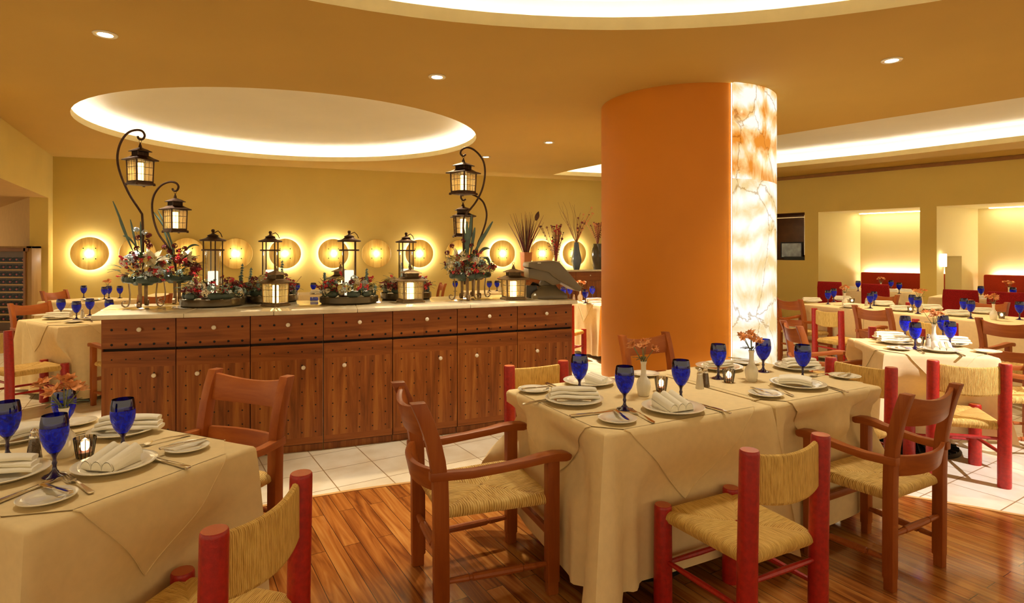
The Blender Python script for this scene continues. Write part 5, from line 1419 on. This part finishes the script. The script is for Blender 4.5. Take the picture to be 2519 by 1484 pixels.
arrangement('d', 'dark flower arrangement just behind the white lily one', (ctr(1175, Y4)[0], Y4), z1, 29, (.13, .09), lambda r, rnd: None, .6)
for px_, py_, R_, sd, nm, sp in ((524, 752, .232, 31, 'first from left', []), (665, 742, .225, 32, 'second from left', [(590, 730, 597, 648), (612, 735, 618, 658), (596, 730, 590, 678), (690, 720, 695, 640)]),
        (859, 745, .236, 33, 'third from left', [(800, 730, 798, 670), (902, 730, 903, 660), (910, 738, 905, 700)]), (999, 735, .228, 34, 'rightmost', [(988, 715, 987, 645), (1004, 715, 1008, 647), (1035, 725, 1040, 700)])):
    p = px(px_, py_, ZT)
    r = thing('round_tray', '%s round dark tray on the counter' % nm, 'tray', (p[0], p[1], ZT), 0, 'round trays on the counter')
    mb = MB(); mb.lathe([(0, 0), (R_ * .93, 0), (R_ * .96, .008), (R_, .012), (R_, .055), (R_ * .985, .060), (R_ * .965, .055), (R_ * .965, .046), (0, .046)], 56); part('tray_rim', mb, M['trayrim'], r)
    mb = MB(); mb.lathe([(0, .046), (R_ * .96, .046), (R_ * .95, .050), (0, .052)], 40); part('sand_bed', mb, M['sand'], r)
    place('tall', mk_tall, (p[0], p[1], ZT + .0525), .2 * sd, 'tall dark hurricane lantern with white candle, %s on the counter' % nm, 'hurricane lanterns on the counter', (.84, .84, 1))
    def exr(r, rnd, sp=sp, p=p):
        g = ex_px(p[1], (p[0], p[1]), ZT + .05)
        for a, b, c_, d_ in sp:
            mb = MB(); spike(mb, g(a, b), g(c_, d_), rnd); part('sage_spike', mb, M['palegreen'], r, recalc=False)
        for i in range(4):
            a = rnd.random() * 6.28; mb = MB(); mb.tube([(.15 * cos(a), .15 * sin(a), .03), (.25 * cos(a), .25 * sin(a), .12 + .05 * rnd.random())], .002, 4)
            part('twig', mb, M['twig'], r)
    arrangement('t', 'low ring of mixed flowers on the %s round tray' % nm, (p[0], p[1]), ZT + .052, sd, None, exr, 2.9, (.112, R_ * .92))
mb = MB(); mb.lathe([(0, 0), (.035, 0), (.035, .035), (.030, .035), (.030, .008), (0, .008)], 20)
p = px(773, 740, ZT); mb2 = MB(); mb2.box((0, 0, .016), (.065, .03, .032))
solo('card_holder', mb2, M['bluevotive'], 'small cobalt blue glass block on the counter between flower trays', 'holder', (p[0], p[1], ZT), .1, bevel=.004)
# till
p = px(1342, 733, ZT)
r = thing('till', 'taupe touch screen till with tilted back on the counter right end', 'till', (p[0] + .02, p[1], ZT), radians(8))
mb = MB(); mb.loft([[(x * s + 0, y * s, z) for x, y in ((-.16, -.12), (-.12, -.15), (.12, -.15), (.16, -.12), (.16, .12), (.12, .15), (-.12, .15), (-.16, .12))] for z, s in ((.0, 1), (.03, 1.0), (.06, .82), (.085, .55), (.12, .42))]); part('base', mb, M['pos'], r, .006)
mb = MB(); mb.box((.0, .0, .15), (.12, .10, .14), ry=radians(28)); part('neck', mb, M['pos'], r, .015)
mb = MB()
prof = [(-.21, .285), (-.205, .33), (.02, .345), (.08, .33), (.27, .115), (.285, .085), (.27, .065), (.22, .075), (.02, .20), (-.02, .24)]
mb.loft([[(x, y, z) for x, z in prof] for y in (-.16, .16)]); part('screen_housing', mb, M['pos'], r, .012)
mb = MB(); prof = [(-.20, .19), (-.205, .275), (-.03, .275), (.03, .21), (.10, .14), (.02, .12), (-.05, .16)]
mb.loft([[(x, y, z) for x, z in prof] for y in (-.14, .14)]); part('rear_cover', mb, M['pos'], r, .01)
mb = MB(); mb.box((-.11, -.161, .325), (.03, .004, .008)); part('badge', mb, M['china'], r)
mb = MB()
mb.tube([(-.03, .1, .10), (-.12, .10, .13), (-.18, .08, .06), (-.16, .05, .012)], .014, 8); mb.box((-.15, .05, .06), (.10, .12, .11)); part('cable_box', mb, M['posd'], r, .006)

# ================================================================== BACK WALL ITEMS
WD = (CORNER - LEFT_A).normalized(); WN = Vector((WD.y, -WD.x)); wang = atan2(WD.y, WD.x)
def wall_at(pxx, off=0):
    k = (pxx - CX) / F; A = LEFT_A + WN * off
    s = (k * A.y - A.x) / (WD.x - k * WD.y); q = A + WD * s; return q
def mk_disc(halo):
    def f():
        r = thing('wall_disc_lamp', 'x', 'wall lamp')
        RX = Matrix.Rotation(pi / 2, 3, 'X')
        mb = MB(); mb.lathe([(0, .075), (.296, .075), (.300, .08), (.300, .095), (.294, .10), (0, .10)], 56, rot=RX); part('wooden_disc', mb, M['disc'], r)
        for a in range(4):
            q = pi / 4 + a * pi / 2; mb = MB(); mb.lathe([(0, .1005), (.011, .1005), (.010, .104), (0, .106)], 10, (.135 * cos(q), 0, .135 * sin(q)), rot=RX); part('screw', mb, M['nail'], r)
        mb = MB(); mb.lathe([(0, .102), (.030, .102), (.040, .125), (.034, .150), (.020, .166), (0, .172)], 16, rot=RX); part('bulb', mb, M['bulb'], r)
        mb = MB(); mb.lathe([(0, .002), (.05, .002), (.05, .074), (0, .074)], 16, rot=RX); part('bracket', mb, M['nail'], r)
        if halo:
            mb = MB(); mb.loft([[(rr * cos(a), -y, rr * sin(a)) for rr, y in ((.25, .055), (.265, .055), (.265, .070), (.25, .070))] for a in [2 * pi * i / 40 for i in range(40)]], closed=True)
            part('halo_tube', mb, M['halo'], r)
        return r
    return f
discs = [(225, 1, 'first from the left, alone on the wall'), (342, 0, 'second from left, behind the tall flowers'), (462, 0, 'third from left, below the lower hanging lantern'), (582, 0, 'fourth from left, between hurricane lanterns'),
         (702, 1, 'fifth from left, right of the second hurricane lantern'), (820, 1, 'sixth from left, left of the third hurricane lantern'), (925, 0, 'seventh, right of the third hurricane lantern'), (1030, 1, 'eighth, beside the fourth hurricane lantern'),
         (1128, 0, 'ninth, behind the right hanging lantern'), (1233, 1, 'tenth, right of the flower stand'), (1330, 1, 'eleventh, behind the dried reeds'), (1409, 1, 'twelfth, behind the slate blue vase')]
for x, h, l in discs:
    q = wall_at(x)
    place('disc%d' % h, mk_disc(h), (q.x, q.y, H), wang, 'round wooden wall disc, ' + l, 'round wooden disc lamps')
# credenza
q0, q1 = wall_at(1250, .02), wall_at(1530, .02); L = (q1 - q0).length
r = thing('credenza', 'low walnut credenza with pale top against the back wall', 'cabinet', (q0.x, q0.y, 0), wang)
mb = MB(); mb.box((L / 2, -.25, .52), (L, .46, 1.04)); part('body', mb, M['cabh'], r)
mb = MB(); mb.box((L / 2, -.25, 1.06), (L + .04, .52, .04)); part('top', mb, M['marble'], r, .005)
nd = 4
for i in range(nd):
    mb = MB(); mb.box(((i + .5) * L / nd, -.485, .93), (L / nd - .012, .012, .19)); d_ = part('drawer', mb, M['cabh'], r)
    mb = MB(); mb.sphere(((i + .5) * L / nd, -.50, .95), .016, 10, 6); part('knob', mb, M['knob'], d_)
    mb = MB(); mb.box(((i + .5) * L / nd, -.485, .43), (L / nd - .012, .012, .78)); part('door', mb, M['cabv'], r)
def onq(pxx): q = wall_at(pxx, .30); return q.x, q.y
Zc = 1.0805
x, y = onq(1294); mb = MB(); mb.loft([rsec_z(0, 0, z, s, s) for z, s in ((0, .17), (.36, .20), (.40, .20))]); mb.box((0, 0, .39), (.21, .21, .02))
solo('square_vase', mb, M['terracotta'], 'terracotta square vase holding dark reeds on the credenza', 'vase', (x, y, Zc), .5, 'vases on the credenza', .006)
x, y = onq(1368); solo('cylinder_vase', MB().lathe([(0, 0), (.07, 0), (.09, .20), (.085, .20), (.07, .02), (0, .02)], 24), M['creamvase'], 'cream vase holding berry stems, half hidden by the till', 'vase', (x, y, Zc), 0, 'vases on the credenza')
x, y = onq(1418); solo('slate_vase', MB().lathe([(0, 0), (.065, 0), (.075, .02), (.12, .19), (.115, .26), (.07, .48), (.05, .62), (.045, .63), (.04, .60), (0, .5)], 28), M['bluevase'], 'tall slate blue vase with slender neck on the credenza', 'vase', (x, y, Zc), 0, 'vases on the credenza')
x, y = onq(1470); solo('ring_vase', MB().lathe([(0, 0), (.09, 0), (.13, .10), (.155, .30), (.14, .50), (.10, .60), (.09, .60), (0, .5)], 28, sx=1), M['blackvase'], 'dark rounded vase at the column edge on the credenza', 'vase', (x, y, Zc), 0, 'vases on the credenza')
def dried(pxx, z0, spec, seed, label):
    x, y = onq(pxx); rnd = random.Random(seed); r = thing('dried_bouquet', label, 'dried flowers', (x, y, Zc + z0), 0, 'dried bouquets on the credenza')
    spec(r, rnd); return r
def reeds(r, rnd):
    for i in range(52):
        a = rnd.gauss(0, .28); L = rnd.uniform(.55, 1.05) * (1 - abs(a) * .35); mb = MB(); b_ = rnd.uniform(-.15, .15)
        mb.tube([(a * .1, b_ * .1, 0), (a * L * .5, b_ * L * .5, L * .5), (a * L, b_ * L, L)], [.006, rnd.uniform(.006, .011), .002], 5); part('reed', mb, M[rnd.choice(['drydark', 'drydark', 'twig', 'darkred'])], r)
    mb = MB(); petal(mb, (.22, 0, .75), (.3, 0, 1), (0, -1, 0), .22, .10, .1, 6); part('feather', mb, M['drydark'], r, recalc=False)
def stems(r, rnd, n=26, hi=.95, col=('darkred', 'twig', 'palegreen')):
    for i in range(n):
        a = rnd.gauss(0, .16); L = rnd.uniform(.45, hi); b_ = rnd.uniform(-.12, .12); mb = MB()
        top = (a * L, b_ * L, L); mb.tube([(0, 0, 0), (a * L * .35, b_ * L * .4, L * .5), top], .0045, 4)
        for j in range(7): mb.sphere((a * L * (.4 + .1 * j) * .9, b_ * L * .5, L * (.4 + .09 * j)), .012, 5, 3)
        mb.sphere(top, rnd.uniform(.012, .032), 6, 4); part('berry_stem', mb, M[rnd.choice(col)], r)
def curly(r, rnd):
    for i in range(12):
        a = rnd.gauss(-.12, .25); L = rnd.uniform(.55, 1.0); b_ = rnd.uniform(-.1, .1); ph = rnd.random() * 6; mb = MB()
        mb.tube([(a * L * t + .03 * sin(9 * t + ph) * t, b_ * L * t, L * t) for t in [k / 10 for k in range(11)]], [.006 - .0004 * k for k in range(11)], 4); part('curly_twig', mb, M['twig'], r)
    for i in range(16):
        a = rnd.uniform(.0, .6); L = rnd.uniform(.3, .85); mb = MB(); mb.tube([(0, 0, 0), (a * L * .4, 0, L * .5), (a * L, 0, L)], .004, 4); mb.sphere((a * L, 0, L), rnd.uniform(.015, .03), 6, 4)
        mb.sphere((a * L * .7, .01, L * .75), .018, 5, 3); part('dried_flower', mb, M[rnd.choice(['darkred', 'orangefl', 'twig'])], r)
dried(1294, .36, reeds, 41, 'sheaf of dark dried reeds and feathers in the terracotta vase')
dried(1368, .10, lambda r, rnd: stems(r, rnd, 40, .95, ('darkred', 'twig', 'drydark', 'berry')), 42, 'dried dark berry stems in the cream vase')
dried(1418, .60, curly, 43, 'curly twigs with red dried flowers in the slate blue vase')
dried(1470, .56, lambda r, rnd: stems(r, rnd, 22, .55, ('darkred', 'darkred', 'orangefl')), 44, 'dried red flowers in the dark vase at the column edge')

# wine cabinet
r = thing('wine_cabinet', 'tall wooden wine cabinet with glass front in the left alcove', 'cabinet', (-8.66, 9.76, 0), 0)
W_, Dp, Hh = 1.1, .20, 1.575
mb = MB()
mb.box((W_ / 2 + .0, Dp / 2, Hh / 2), (.09, Dp, Hh)); mb.box((-W_ / 2, Dp / 2, Hh / 2), (.09, Dp, Hh)); mb.box((0, Dp - .01, Hh / 2), (W_, .02, Hh)); mb.box((0, Dp / 2, Hh - .02), (W_ + .09, Dp, .04)); mb.box((0, Dp / 2, .05), (W_, Dp, .10))
part('body', mb, M['panelwood'], r, .004)
mb = MB(); mb.box((0, .175, .8), (W_ - .09, .01, 1.5)); part('back_panel', mb, M['darkwood'], r)
fr = MB(); fr.box((-.0, -.012, Hh - .06), (W_ + .0, .024, .06)); fr.box((W_ / 2 - .06, -.012, .8), (.04, .024, 1.5)); fr.box((-W_ / 2 + .06, -.012, .8), (.04, .024, 1.5)); fr.box((0, -.012, .12), (W_, .024, .06))
dd = part('door', fr, M['darkwood'], r, .004)
mb = MB(); mb.add([(-W_ / 2 + .08, -.005, .15), (W_ / 2 - .08, -.005, .15), (W_ / 2 - .08, -.005, Hh - .09), (-W_ / 2 + .08, -.005, Hh - .09)], [(0, 1, 2, 3)]); part('glass_pane', mb, M['clear'], dd, recalc=False)
zs = [.30 + .125 * i for i in range(9)]
for z in zs:
    mb = MB(); mb.box((0, .085, z), (W_ - .1, .16, .022)); part('shelf', mb, M['shelfwood'], r, .003)
def mk_bottle():
    mb = MB(); RX = Matrix.Rotation(-pi / 2, 3, 'X')
    mb.lathe([(0, .0), (.014, 0), (.0145, .05), (.036, .10), (.037, .225), (0, .23)], 12, rot=RX); mb.mi = 1
    RX2 = RX; mb.lathe([(0, -.003), (.0155, -.003), (.0155, .03), (0, .03)], 10, rot=RX2)
    o = bpy.data.objects.new('wine_bottle', mb.mesh('wine_bottle', [M['bottle'], M['capsule']])); C.objects.link(o); return tag(o, 'x', 'bottle')
nth = ['lowest', 'second', 'third', 'fourth', 'middle', 'sixth', 'seventh', 'eighth', 'topmost']
rnd = random.Random(2)
for i, z in enumerate(zs):
    for j in range(9):
        if rnd.random() < .12: continue
        place('wine', mk_bottle, (-8.66 - .44 + .11 * j, 9.772, z + .0115 + .037), 0, 'dark wine bottle on the %s shelf of the wine cabinet, %s place from the right' % (nth[i], ['ninth', 'eighth', 'seventh', 'sixth', 'fifth', 'fourth', 'third', 'second', 'first'][j]), 'wine bottles on the %s shelf' % nth[i], (1, .68, 1))
